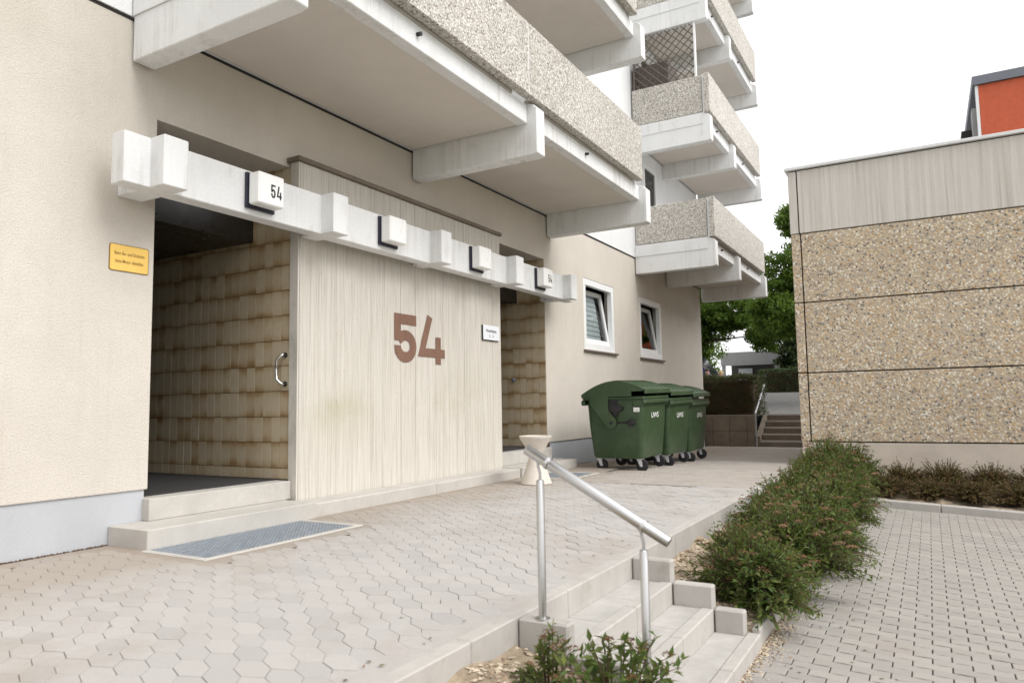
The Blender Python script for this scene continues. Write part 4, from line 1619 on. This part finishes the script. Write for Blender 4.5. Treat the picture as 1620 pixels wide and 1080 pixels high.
core = rp(MB().box(RX0 + 0.05, RX1, RY + 0.075, RY + 8, -0.9, 5.2), 'core_wall', 'dark_gap')
zj = [0.315, 1.545, 2.82, 4.095]
xj = [RX0 + 0.165, 10.9, RX1]
for r_ in range(3):
    za, zb = zj[r_] + 0.011, zj[r_ + 1] - 0.011
    rp(MB().bbox(RX0, RX0 + 0.150, RY, RY + 0.10, za + 0.004, zb + 0.004, 0.008), 'corner_panel', 'pebble_tan')
    rp(MB().bbox(RX0, RX0 + 0.10, RY + 0.102, RY + 7.9, za, zb, 0.008), 'side_panel', 'pebble_tan')
    for a, bb in zip(xj, xj[1:]):
        rp(MB().bbox(a + 0.007, bb - 0.007, RY - 0.002, RY + 0.074, za, zb, 0.008), 'pebble_panel', 'pebble_tan')
rp(MB().bbox(RX0 - 0.01, RX0 + 0.130, RY, RY + 0.10, zj[3] + 0.010, 5.27, 0.006), 'corner_band', 'stained_band')
rp(MB().bbox(RX0 - 0.01, RX0 + 0.10, RY + 0.102, RY + 7.9, zj[3] + 0.010, 5.27, 0.006), 'side_band', 'stained_band')
for a, bb in ((RX0 + 0.145, 10.9), (10.91, RX1)):
    rp(MB().bbox(a + 0.007, bb - 0.007, RY - 0.004, RY + 0.074, zj[3] + 0.010, 5.27, 0.006), 'concrete_band', 'stained_band')
rp(MB().bbox(RX0 - 0.06, RX1, RY - 0.06, RY + 8.05, 5.29, 5.345, 0.006), 'coping', 'cladding')
rp(MB().box(RX0 + 0.02, RX1, RY + 0.02, RY + 0.073, 5.271, 5.289), 'coping_gap', 'dark_gap')
rp(MB().box(RX0 + 0.012, RX0 + 0.14, RY + 0.006, RY + 0.073, -0.9, zj[0] + 0.010), 'plinth_corner', 'pebble_tan')
rp(MB().box(RX0 + 0.142, RX1, RY + 0.004, RY + 0.073, -0.9, zj[0] - 0.009), 'plinth', 'warm_plinth')

# ------------------------------------------------------------------ orange tower block far behind
ob = thing('orange_building', 'distant tower block with an orange gable wall and grey flat roof', 'building', (16, 65, 1))


def op(mb, name, mat, parent=None):
    mb.v = [(x - 16, y - 65, z - 1) for x, y, z in mb.v]
    return mb.build(name, mat, parent or ob)


op(MB().box(10.15, 14.6, 60.3, 74, 1, 23.2), 'wall', 'cladding')
op(MB().box(10.05, 14.7, 60.0, 60.28, 1, 23.2), 'gable_wall', 'orange')
op(MB().box(9.86, 10.04, 60.0, 60.25, 1, 23.2), 'gable_edge', 'window_white')
op(MB().box(9.7, 15.0, 59.8, 74.5, 23.22, 23.85), 'roof', 'roof_grey')
for lv in range(8):
    zz_ = 20.6 - lv * 2.8
    bl = op(MB().box(8.95, 10.14, 62.0, 66.0, zz_ - 0.9, zz_ + 0.1), 'balcony', 'roof_grey' if lv else 'dark_gap')
    op(MB().box(9.6, 10.14, 60.6, 61.8, zz_ - 1.2, zz_ + 1.2), 'window', 'garage_grey')

# ------------------------------------------------------------------ retaining wall, far steps and rail
rw = thing('retaining_wall', 'low brown block retaining wall below the clipped hedge', 'wall', (0.6, 21.9, -0.25))
for r_ in range(2):
    x = -0.9 - (0.0 if r_ else 0.0)
    while x < 1.30:
        xb = min(x + 0.50, 1.33)
        k = MB()
        za = -0.28 + r_ * 0.475
        k.bbox(x + 0.003 - 0.6, xb - 0.003 - 0.6, -0.12, 0.12, za + 0.25, za + 0.472 + 0.25, 0.008)
        k.build('block', 'ret_block', rw)
        x = xb
fs_ = thing('concrete_steps', 'five dark concrete steps climbing beside the brown retaining wall', 'steps', (2.5, 22.2, -0.25))
for i in range(5):
    za = -0.25 + i * 0.182
    k = MB()
    k.bbox(1.46 - 2.5, 3.66 - 2.5, 21.75 + i * 0.30 - 22.2, 23.7 - 22.2, za + 0.25, za + 0.178 + 0.25, 0.01)
    o = k.build('step', 'ret_block', fs_)
    k = MB()
    k.box(1.465 - 2.5, 3.655 - 2.5, 21.742 + i * 0.30 - 22.2, 21.80 + i * 0.30 - 22.2, za + 0.135 + 0.25, za + 0.182 + 0.25)
    k.build('nosing', 'kerb', o)
k = MB()
k.prism([(21.75 - 22.2, 0.0), (23.6 - 22.2, 0.0), (23.6 - 22.2, 0.9), (23.0 - 22.2, 0.88), (21.75 - 22.2, 0.3)], 1.335 - 2.5, 1.455 - 2.5, 'x')
k.build('cheek_wall', 'ret_block', fs_)
fr_ = thing('stair_handrail', 'thin pale metal handrail rising along the dark steps by the hedge', 'handrail', (1.37, 22.2, -0.25))
k = MB()
k.tube([(0, -0.55, 0.95), (0, 0.95, 1.80)], 0.024, 10)
k.build('rail', 'caster_grey', fr_)
for yy, za, zb in ((-0.5, 0.0, 0.98), (0.9, 0.9, 1.77)):
    k = MB()
    k.tube([(0, yy, za), (0, yy, zb)], 0.02, 8)
    k.build('post', 'garage_grey', fr_)


# ------------------------------------------------------------------ foliage
def leaf(mb, p, d, n, ln, wd, bend=0.2):
    """A single pointed leaf of four triangles: midrib fold, tip."""
    s = d.cross(n)
    if s.length < 1e-4:
        s = d.cross(Vector((1, 0.3, 0.2)))
    s.normalize()
    n2 = s.cross(d).normalized()
    m_ = p + d * (ln * 0.45) - n2 * (wd * 0.12)
    t = p + d * ln - n2 * (ln * bend)
    mb.add([p, m_ + s * wd * 0.5 + n2 * wd * 0.12, t, m_ - s * wd * 0.5 + n2 * wd * 0.12], [(0, 1, 2), (0, 2, 3)])


def rvec(r):
    while True:
        v = Vector((r.uniform(-1, 1), r.uniform(-1, 1), r.uniform(-1, 1)))
        if 0.05 < v.length < 1:
            return v.normalized()


def shrub_meshes(seed, rx, h, shoots, leaves, ll, lw, flowers, leafmat, fl_frac=0.25):
    r = random.Random(seed)
    F, T, B = MB(), MB(), MB()
    tips = []
    for i in range(shoots):
        az = r.uniform(0, 2 * math.pi)
        el = math.acos(1 - r.random() * 0.95)            # from vertical
        rad = r.uniform(0.62, 1.0)
        ex = rx * (0.85 + 0.25 * math.sin(az * 3 + seed) + 0.12 * math.sin(az * 5 + 2 * seed))
        tip = Vector((math.cos(az) * math.sin(el) * ex * rad, math.sin(az) * math.sin(el) * ex * rad, 0.06 + math.cos(el) * h * rad * (0.85 + 0.3 * r.random())))
        base = Vector((math.cos(az) * rx * 0.12, math.sin(az) * rx * 0.12, 0.0)) * r.random()
        mid = base.lerp(tip, 0.5) + Vector((0, 0, 0.10 * h + 0.12 * tip.xy.length))
        pts = [base, base.lerp(mid, 0.6), mid, mid.lerp(tip, 0.55) + Vector((0, 0, 0.02)), tip]
        T.tube(pts, [0.006, 0.005, 0.004, 0.003, 0.0015], 3, cap=False)
        for q in range(leaves):
            t = 0.30 + 0.72 * (q + r.random()) / leaves
            if t < 0.5:
                p = base.lerp(mid, t * 2); d = (mid - base)
            else:
                p = mid.lerp(tip, (t - 0.5) * 2); d = (tip - mid)
            if d.length < 1e-3:
                continue
            d = d.normalized()
            o = (rvec(r) + d * 0.7 + Vector((0, 0, 0.25))).normalized()
            s = r.uniform(0.65, 1.25) * (0.6 + 0.4 * math.sin(min(1, t) * 2.6))
            leaf(F, p, o, (rvec(r) + Vector((0, 0, 1.6))).normalized(), ll * s, lw * s, r.uniform(0, 0.4))
        tips.append((tip, (tip - mid).normalized()))
    r.shuffle(tips)
    up = [t for t in tips if t[0].z > h * 0.35][:flowers]
    for tip, d in up:
        rr = r.uniform(0.022, 0.044)
        for q in range(64):
            a, u = r.uniform(0, 6.283), math.sqrt(r.random())
            p = tip + Vector((math.cos(a) * rr * u, math.sin(a) * rr * u, 0.012 * (1 - u * u) + r.uniform(0, 0.010) + 0.008))
            o = rvec(r)
            e_ = o.cross(Vector((0.2, 0.5, 1))).normalized() * 0.0052
            w_ = o * 0.0052
            B.add([p - e_, p + w_, p + e_, p - w_], [(0, 1, 2, 3)])
    return F.mesh('foliage', leafmat), T.mesh('stems', 'twig'), (B.mesh('flower_heads', 'flower') if up else None)


SPIREA = [shrub_meshes(11 + s, 0.52, 0.62, 560, 15, 0.052, 0.021, 40, 'leaf_spirea') for s in range(4)]
RED = [shrub_meshes(51 + s, 0.50, 0.50, 420, 16, 0.036, 0.019, 0, 'leaf_red') for s in range(3)]


def plant(meshes, name, label, cat, loc, rz, scale, group=None):
    o = thing(name, label, cat, loc, rz, group)
    o.scale = scale
    F, T, B = meshes
    link('foliage', F, o)
    link('stems', T, o)
    if B:
        link('flower_heads', B, o)['kind'] = 'stuff'
    return o


spots = [(4.66, 5.42, 1.05, 0.95), (4.40, 5.95, 0.80, 0.80), (4.74, 6.25, 1.12, 0.98), (4.42, 6.75, 0.86, 0.9), (4.76, 7.10, 1.12, 1.0),
         (4.36, 7.65, 0.92, 0.95), (4.74, 8.05, 1.15, 1.02), (4.34, 8.7, 0.98, 1.0), (4.72, 9.1, 1.15, 1.05), (4.32, 9.7, 1.0, 1.05),
         (4.68, 10.2, 1.15, 1.1), (4.30, 10.9, 1.0, 1.1), (4.64, 11.4, 1.15, 1.15), (4.30, 12.1, 1.05, 1.2), (4.65, 12.7, 1.1, 1.2), (4.25, 13.3, 1.0, 1.25)]
ORD = ['first', 'second', 'third', 'fourth', 'fifth', 'sixth', 'seventh', 'eighth', 'ninth']
side_n = {}
for i, (x, y, sx, sz) in enumerate(spots):
    g_ = 'spirea shrubs along the terrace kerb'
    if i == 0:
        lab = 'large spirea shrub at the row end beside the end stones of the garden steps'
    elif i >= len(spots) - 2:
        lab = 'tall spirea shrub before the corner panels of the pebble-panel building'
    elif x < 4.4:
        lab = 'spirea shrub in the row standing close against the terrace kerb'
    else:
        lab = 'spirea shrub in the row overhanging the wave pavers of the parking court'
    if 0 < i < len(spots) - 2:
        side_n[x < 4.5] = side_n.get(x < 4.5, 0) + 1
        lab = '%s spirea shrub from the garden steps, %s' % (ORD[side_n[x < 4.5] - 1], 'growing close against the terrace kerb' if x < 4.5 else 'overhanging the wave pavers of the parking court')
    elif i == len(spots) - 1:
        lab = 'tall spirea shrub between terrace kerb and the pebble-panel building corner'
    x -= 0.05 if x > 4.5 else 0.0
    plant(SPIREA[i % 4], 'spirea_shrub', lab, 'shrub', (x, y, bed_z(min(x, 4.6), y) - 0.03), i * 1.9, (sx, sx, sz), g_)
# small shrub left of the steps, in front of the handrail
FRONT = shrub_meshes(91, 0.44, 0.56, 62, 15, 0.068, 0.026, 12, 'leaf_spirea')
plant(FRONT, 'spirea_shrub', 'loose spirea shrub with brown flower heads in front of the handrail posts', 'shrub', (4.53, 2.95, bed_z(4.53, 2.95) - 0.04), 0.5, (1.0, 0.8, 0.82))
FRONT2 = shrub_meshes(97, 0.28, 0.42, 20, 16, 0.062, 0.022, 8, 'leaf_spirea')
plant(FRONT2, 'spirea_shrub', 'small sparse spirea sprig against the near end stone of the garden steps', 'shrub', (4.20, 2.96, bed_z(4.20, 2.96) - 0.05), 2.1, (0.95, 0.75, 0.78))
for i in range(16):
    x = 5.05 + (i // 2) * 0.58 + (0.25 if i % 2 else 0)
    y = 12.78 + (0.55 if i % 2 else 0.0)
    sc_ = 1.0 if i % 2 else 0.95
    plant(RED[i % 3], 'cotoneaster_shrub', ('%s reddish brown shrub from the spirea row, close to the pale plinth' if i % 2 else '%s low reddish shrub from the spirea row, right behind the kerb stones') % ORD[i // 2], 'shrub', (x, y, bed_z(x, y) - 0.02), i * 2.3, (sc_ * 1.1, sc_ * 1.0, (0.95 if i % 2 else 0.72)), 'reddish shrubs before the pebble-panel building')


def hedge_meshes(seed, lx, ly, h, n, leafmat, ls):
    r = random.Random(seed)
    F, T = MB(), MB()
    for i in range(n):
        f_ = r.random()
        x, y, z = r.uniform(-lx, lx), r.uniform(-ly, ly), r.uniform(0.04, h)
        side = r.random()
        if side < 0.40:
            y = -ly
        elif side < 0.52:
            x = lx * (1 if r.random() < 0.6 else -1)
        elif side < 0.88:
            z = h
        p = Vector((x, y, z))
        off = 0.05 * math.sin(x * 6 + z * 9) + 0.045 * math.sin(y * 8 + x * 3 + 1) + r.uniform(-0.10, 0.05)
        c_ = Vector((0, 0, h * 0.5))
        p += (p - c_).normalized() * off
        leaf(F, p, rvec(r), (rvec(r) + Vector((0, -0.4, 0.8))).normalized(), ls * r.uniform(0.7, 1.3), ls * 0.55, 0.2)
    for i in range(60):
        x, y = r.uniform(-lx, lx) * 0.85, r.uniform(-ly, ly) * 0.8
        T.tube([(x, y, 0), (x + r.uniform(-.1, .1), y + r.uniform(-.1, .1), h * 0.9)], [0.012, 0.004], 4, cap=False)
    bm_ = MB()
    T.bbox(-lx * 0.88, lx * 0.88, -ly * 0.86, ly * 0.86, 0.02, h * 0.90, 0.05)  # solid dark core box filling the hedge, joined to the twigs
    return F.mesh('foliage', leafmat), T.mesh('branches_and_core', 'twig')


fl_ = MB()
lr = random.Random(77)
for i in range(150):
    if i < 95:
        x, y = 4.85 + abs(lr.gauss(0, 0.5)), lr.uniform(3.6, 11.8)
        z = park_z(x)
    else:
        x, y = lr.choice([lr.uniform(0.6, 3.7), 3.75 - abs(lr.gauss(0, 0.12))]), lr.uniform(1.8, 9.0)
        z = 0.0
        if reserved(x - 0.05, y):
            continue
    a = lr.uniform(0, 6.28)
    leaf(fl_, Vector((x, y, z + 0.004)), Vector((math.cos(a), math.sin(a), 0.12)), Vector((0, 0, 1)), lr.uniform(0.018, 0.042), lr.uniform(0.009, 0.018), 0.1)
tag(fl_.build('fallen_leaves', 'leaf_red'), 'small dry brown leaves scattered over the paving', 'leaves', kind='stuff')

HD = hedge_meshes(5, 1.15, 0.55, 1.18, 15000, 'leaf_hedge', 0.05)
o = thing('clipped_hedge', 'clipped olive-brown hedge on top of the brown retaining wall', 'hedge', (0.22, 22.6, 0.63))
link('foliage', HD[0], o)
link('branches_and_core', HD[1], o)
HD2 = hedge_meshes(6, 2.6, 0.5, 1.25, 9000, 'leaf_dark', 0.09)
o = thing('dark_hedge', 'dark green hedge across the upper path before the garage', 'hedge', (0.4, 41.5, upper_z(41.5)))
link('foliage', HD2[0], o)
link('branches_and_core', HD2[1], o)


def tree(name, label, loc, h, r0, z_lo, lobes, n, ls, leafmat, seed):
    """Tapered trunk with limbs into a crown of leaf clumps placed through several lobes."""
    r = random.Random(seed)
    o = thing(name, label, 'tree', loc)
    T = MB()
    T.tube([(0, 0, 0), (0.08, 0.03, h * 0.22), (0.0, 0.1, h * 0.45), (0.1, 0.0, h * 0.8)], [r0, r0 * 0.8, r0 * 0.55, r0 * 0.12], 9)
    F = MB()
    clumps = []
    for (cx, cy, cz, rx, rz) in lobes:
        T.tube([(0, 0.05, h * 0.34), (cx * 0.45, cy * 0.45, (h * 0.34 + cz) / 2), (cx, cy, cz)], [r0 * 0.45, r0 * 0.28, r0 * 0.08], 6)
        for q in range(24):
            v = rvec(r) * (r.random() ** 0.45)
            clumps.append((Vector((cx + v.x * rx, cy + v.y * rx, cz + v.z * rz)), r.uniform(0.28, 0.62)))
    for i in range(n):
        c_, cr = r.choice(clumps)
        v = rvec(r) * (r.random() ** 0.4) * cr
        v.z *= 0.6
        p = c_ + v
        if p.z < z_lo:
            continue
        leaf(F, p, (rvec(r) + Vector((0, 0, -0.25))).normalized(), (rvec(r) + Vector((0, 0, 1.0))).normalized(), ls * r.uniform(0.7, 1.3), ls * 0.62, 0.25)
    link('trunk', T.mesh('trunk', 'bark', True), o)
    link('crown', F.mesh('crown', leafmat), o)
    return o


tree('maple_tree', 'broad leafy green tree behind the pebble-panel building corner', (3.6, 31.5, upper_z(31.5)), 9.5, 0.2, 2.3,
     [(-2.6, 0, 3.9, 1.5, 1.2), (-2.6, 0.2, 5.4, 1.4, 1.2), (-1.4, 0.3, 6.2, 1.6, 1.2), (-1.9, 0, 7.4, 1.2, 1.0), (-0.4, 0, 5.2, 1.6, 1.4), (-1.5, -0.5, 3.5, 1.6, 0.9), (-3.1, -0.4, 3.6, 1.1, 0.9)], 46000, 0.15, 'leaf_tree', 3)
tree('maple_tree', 'spreading dark tree overhanging the garage roof', (-5.3, 36.0, upper_z(36)), 8.0, 0.2, 2.0,
     [(3.0, 0, 4.0, 1.7, 1.0), (1.2, 0.2, 4.0, 1.4, 1.2), (4.2, 0.3, 4.0, 1.4, 1.0), (0.0, 0, 4.3, 1.6, 1.2), (2.8, 0, 5.6, 2.0, 1.2), (0.8, 0, 5.9, 1.8, 1.2), (4.6, -0.4, 3.0, 0.9, 0.7), (1.0, 0, 2.9, 0.7, 0.9)], 42000, 0.16, 'leaf_tree', 8)
tree('dark_tree', 'dense dark evergreen tree beside the garage post', (-0.6, 46.0, upper_z(46)), 8.5, 0.25, 0.3,
     [(0, 0, 1.6, 2.0, 1.5), (0.3, 0, 3.8, 2.0, 1.6), (0, 0.2, 5.8, 1.6, 1.3), (-0.2, 0, 2.6, 2.0, 1.2), (2.2, 0, 3.0, 2.0, 2.0)], 14000, 0.22, 'leaf_dark', 12)
tree('young_tree', 'thin bright green young tree between the van and the garage', (-5.1, 41.0, upper_z(41)), 4.0, 0.08, 0.3,
     [(0, 0, 1.3, 0.8, 0.9), (0.3, 0, 2.4, 0.7, 0.7), (-0.6, 0, 2.0, 0.8, 0.8)], 2600, 0.16, 'leaf_tree', 21)

tree('maple_tree', 'unseen green tree added behind the pebble-panel building for its window reflection', (9.5, 36.0, upper_z(36)), 10.0, 0.25, 2.0,  # unseen tree, added to put green into the window reflection
     [(0, 0, 4.5, 2.2, 1.6), (-2.0, 0, 5.5, 1.8, 1.5), (1.8, 0, 5.6, 2.0, 1.5), (0, 0, 7.2, 2.0, 1.4)], 16000, 0.22, 'leaf_tree', 33)

# ------------------------------------------------------------------ garage, vehicles, people beyond the hedge
ga = thing('garage_building', 'open grey garage with flat roof and white fascia up the path', 'garage', (-4.1, 50, 1.49))


def gp(mb, name, mat, parent=None):
    mb.v = [(x + 4.1, y - 50, z - 1.49) for x, y, z in mb.v]
    return mb.build(name, mat, parent or ga)


gp(MB().box(-6.0, -2.0, 48.0, 54, 3.72, 4.25), 'roof', 'garage_grey')
gp(MB().box(-5.95, -2.15, 47.9, 48.05, 3.38, 3.715), 'fascia', 'garage_grey')
gp(MB().box(-2.62, -2.36, 47.95, 48.2, 1.49, 3.375), 'post', 'garage_grey')
gp(MB().box(-5.9, -5.72, 47.95, 48.2, 1.49, 3.375), 'post', 'garage_grey')
gp(MB().box(-6.0, -2.2, 51.0, 51.2, 1.49, 3.7), 'back_wall', 'garage_wall')
gp(MB().box(-5.5, -4.6, 50.9, 50.99, 2.4, 3.3), 'window', 'blind')
rs = thing('round_sign', 'small round pale sign with a dark ring inside the garage', 'sign', (-3.75, 50.85, 2.75))
k = MB()
k.tube([(0, 0, 0), (0, -0.03, 0)], 0.25, 24)
k.build('ring', 'ink', rs)
k = MB()
k.tube([(0, -0.031, 0), (0, -0.036, 0)], 0.17, 24)
k.build('face', 'garage_grey', rs)

van = thing('parked_van', 'dark blue van parked beyond the clipped hedge at the building corner', 'van', (-3.4, 29.6, upper_z(29.6)))
k = MB()
side = [(-2.6, 0.35), (2.15, 0.35), (2.2, 0.95), (1.75, 1.25), (1.05, 2.15), (0.8, 2.28), (-2.5, 2.32), (-2.62, 2.1)]
bm_ = bmesh.new()
va = [bm_.verts.new((x, -0.9, z)) for x, z in side]
fa = bm_.faces.new(va)
ex_ = bmesh.ops.extrude_face_region(bm_, geom=[fa])
for v in ex_['geom']:
    if isinstance(v, bmesh.types.BMVert):
        v.co.y = 0.9
bmesh.ops.recalc_face_normals(bm_, faces=bm_.faces)
bmesh.ops.bevel(bm_, geom=list(bm_.edges), offset=0.07, segments=2, affect='EDGES')
k.bm(bm_)
vb = k.build('body', 'car_blue', van, auto=40)
MB().box(-2.3, 0.85, -0.912, -0.895, 1.25, 2.02).build('window', 'car_glass', van)
k = MB()
k.add([(1.72, -0.78, 1.30), (1.72, 0.78, 1.30), (1.10, 0.74, 2.10), (1.10, -0.74, 2.10)], [(0, 1, 2, 3)])
k.v = [(x + 0.015, y, z + 0.012) for x, y, z in k.v]
k.build('windscreen', 'car_glass', van)
for wx in (-1.7, 1.45):
    for wy in (-0.82, 0.82):
        k = MB()
        k.tube([(wx, wy - 0.1, 0.33), (wx, wy + 0.1, 0.33)], 0.33, 20)
        w_ = k.build('wheel', 'rubber', van, auto=40)
        k = MB()
        k.tube([(wx, wy - 0.105, 0.33), (wx, wy + 0.105, 0.33)], 0.19, 16)
        k.build('rim', 'caster_grey', w_, auto=40)

car = thing('parked_car', 'black car parked behind the hedge beside the two people', 'car', (-3.6, 33.6, upper_z(33.6)))
k = MB()
side = [(-2.1, 0.3), (2.1, 0.3), (2.15, 0.7), (1.3, 0.92), (0.6, 1.42), (-0.9, 1.48), (-1.75, 0.98), (-2.12, 0.9)]
bm_ = bmesh.new()
va = [bm_.verts.new((x, -0.85, z)) for x, z in side]
fa = bm_.faces.new(va)
ex_ = bmesh.ops.extrude_face_region(bm_, geom=[fa])
for v in ex_['geom']:
    if isinstance(v, bmesh.types.BMVert):
        v.co.y = 0.85
for v in bm_.verts:
    if v.co.z > 1.2:
        v.co.y *= 0.82
bmesh.ops.recalc_face_normals(bm_, faces=bm_.faces)
bmesh.ops.bevel(bm_, geom=list(bm_.edges), offset=0.06, segments=2, affect='EDGES')
k.bm(bm_)
k.build('body', 'car_black', car, auto=40)
k = MB()
k.add([(-1.45, -0.80, 1.02), (1.05, -0.80, 1.02), (0.5, -0.72, 1.38), (-0.85, -0.72, 1.42)], [(0, 1, 2, 3)])
k.v = [(x, y - 0.03, z) for x, y, z in k.v]
k.build('window', 'car_glass', car)
for wx in (-1.3, 1.35):
    for wy in (-0.78, 0.78):
        k = MB()
        k.tube([(wx, wy - 0.09, 0.31), (wx, wy + 0.09, 0.31)], 0.31, 20)
        w_ = k.build('wheel', 'rubber', car, auto=40)
        k = MB()
        k.tube([(wx, wy - 0.095, 0.31), (wx, wy + 0.095, 0.31)], 0.18, 14)
        k.build('rim', 'caster_grey', w_, auto=40)


def person(label, loc, rz, hgt, hair, top_mat, legs_mat):
    """Standing figure: one continuous lofted body per limb chain joined in one mesh, hair as a child."""
    o = thing('person', label, 'person', loc, rz)
    s = hgt / 1.75
    me = bpy.data.meshes.new('body')
    V = [(0, 0, 0.95), (0, 0, 1.12), (0, 0.0, 1.34), (0, 0, 1.45), (0, -0.01, 1.53), (0, -0.015, 1.60), (0, -0.015, 1.68),
         (0.19, 0, 1.40), (0.25, 0.02, 1.13), (0.24, -0.08, 0.90), (0.24, -0.11, 0.80),
         (-0.19, 0, 1.40), (-0.25, 0.02, 1.13), (-0.24, -0.08, 0.90), (-0.24, -0.11, 0.80),
         (0.10, 0, 0.88), (0.11, -0.01, 0.48), (0.11, 0.02, 0.09), (0.12, -0.13, 0.04),
         (-0.10, 0, 0.88), (-0.11, -0.01, 0.48), (-0.11, 0.02, 0.09), (-0.12, -0.13, 0.04)]
    E = [(0, 1), (1, 2), (2, 3), (3, 4), (4, 5), (5, 6), (2, 7), (7, 8), (8, 9), (9, 10), (2, 11), (11, 12), (12, 13), (13, 14),
         (0, 15), (15, 16), (16, 17), (17, 18), (0, 19), (19, 20), (20, 21), (21, 22)]
    rad = [0.15, 0.135, 0.16, 0.075, 0.062, 0.10, 0.085, 0.068, 0.05, 0.038, 0.03, 0.068, 0.05, 0.038, 0.03, 0.095, 0.062, 0.045, 0.04, 0.095, 0.062, 0.045, 0.04]
    me.from_pydata([tuple(c * s for c in v) for v in V], E, [])
    ob_ = link('body', me, o)
    sk = ob_.modifiers.new('skin', 'SKIN')
    for i, sv in enumerate(me.skin_vertices[0].data):
        sv.radius = (rad[i] * s, rad[i] * s * (0.75 if i in (0, 1, 2) else 1))
        sv.use_root = (i == 0)
    ob_.modifiers.new('sub', 'SUBSURF').levels = 2
    ob_.modifiers['sub'].render_levels = 2
    dg = bpy.context.evaluated_depsgraph_get()
    m2 = bpy.data.meshes.new_from_object(ob_.evaluated_get(dg))
    ob_.modifiers.clear()
    ob_.data = m2
    m2.materials.clear()
    for k_ in (top_mat, legs_mat, 'skin'):
        m2.materials.append(MT[k_])
    for p in m2.polygons:
        z = p.center.z / s
        p.use_smooth = True
        p.material_index = 2 if z > 1.47 or (abs(p.center.x / s) > 0.2 and z < 0.92) else (0 if z > 0.9 else 1)
    k = MB()
    k.lathe([(0.0, 1.775 * s), (0.05 * s, 1.765 * s), (0.095 * s, 1.72 * s), (0.108 * s, 1.66 * s), (0.100 * s, 1.62 * s)], (0, 0.012 * s, 0), 16)
    k.build('hair', hair, o, smooth=True)
    k = MB()
    k.tube([(0, -0.105 * s, 1.63 * s), (0, -0.125 * s, 1.595 * s), (0, -0.105 * s, 1.585 * s)], [0.008, 0.016, 0.01], 6)
    k.build('nose', 'skin', o)
    for q in (-1, 1):
        k = MB()
        k.tube([(q * 0.035 * s, -0.10 * s, 1.635 * s), (q * 0.035 * s, -0.108 * s, 1.635 * s)], 0.011, 8)
        k.build('eye', 'ink', o)
    return o


person('dark-haired person in a dark jacket standing behind the clipped hedge', (-1.42, 27.2, upper_z(27.2) - 0.02), 0.3, 1.66, 'hair_dark', 'cloth_dark', 'cloth_dark')
person('fair-haired person in a pale top standing behind the clipped hedge', (-1.02, 27.6, upper_z(27.6) - 0.05), -0.4, 1.60, 'hair_fair', 'cloth_light', 'cloth_dark')
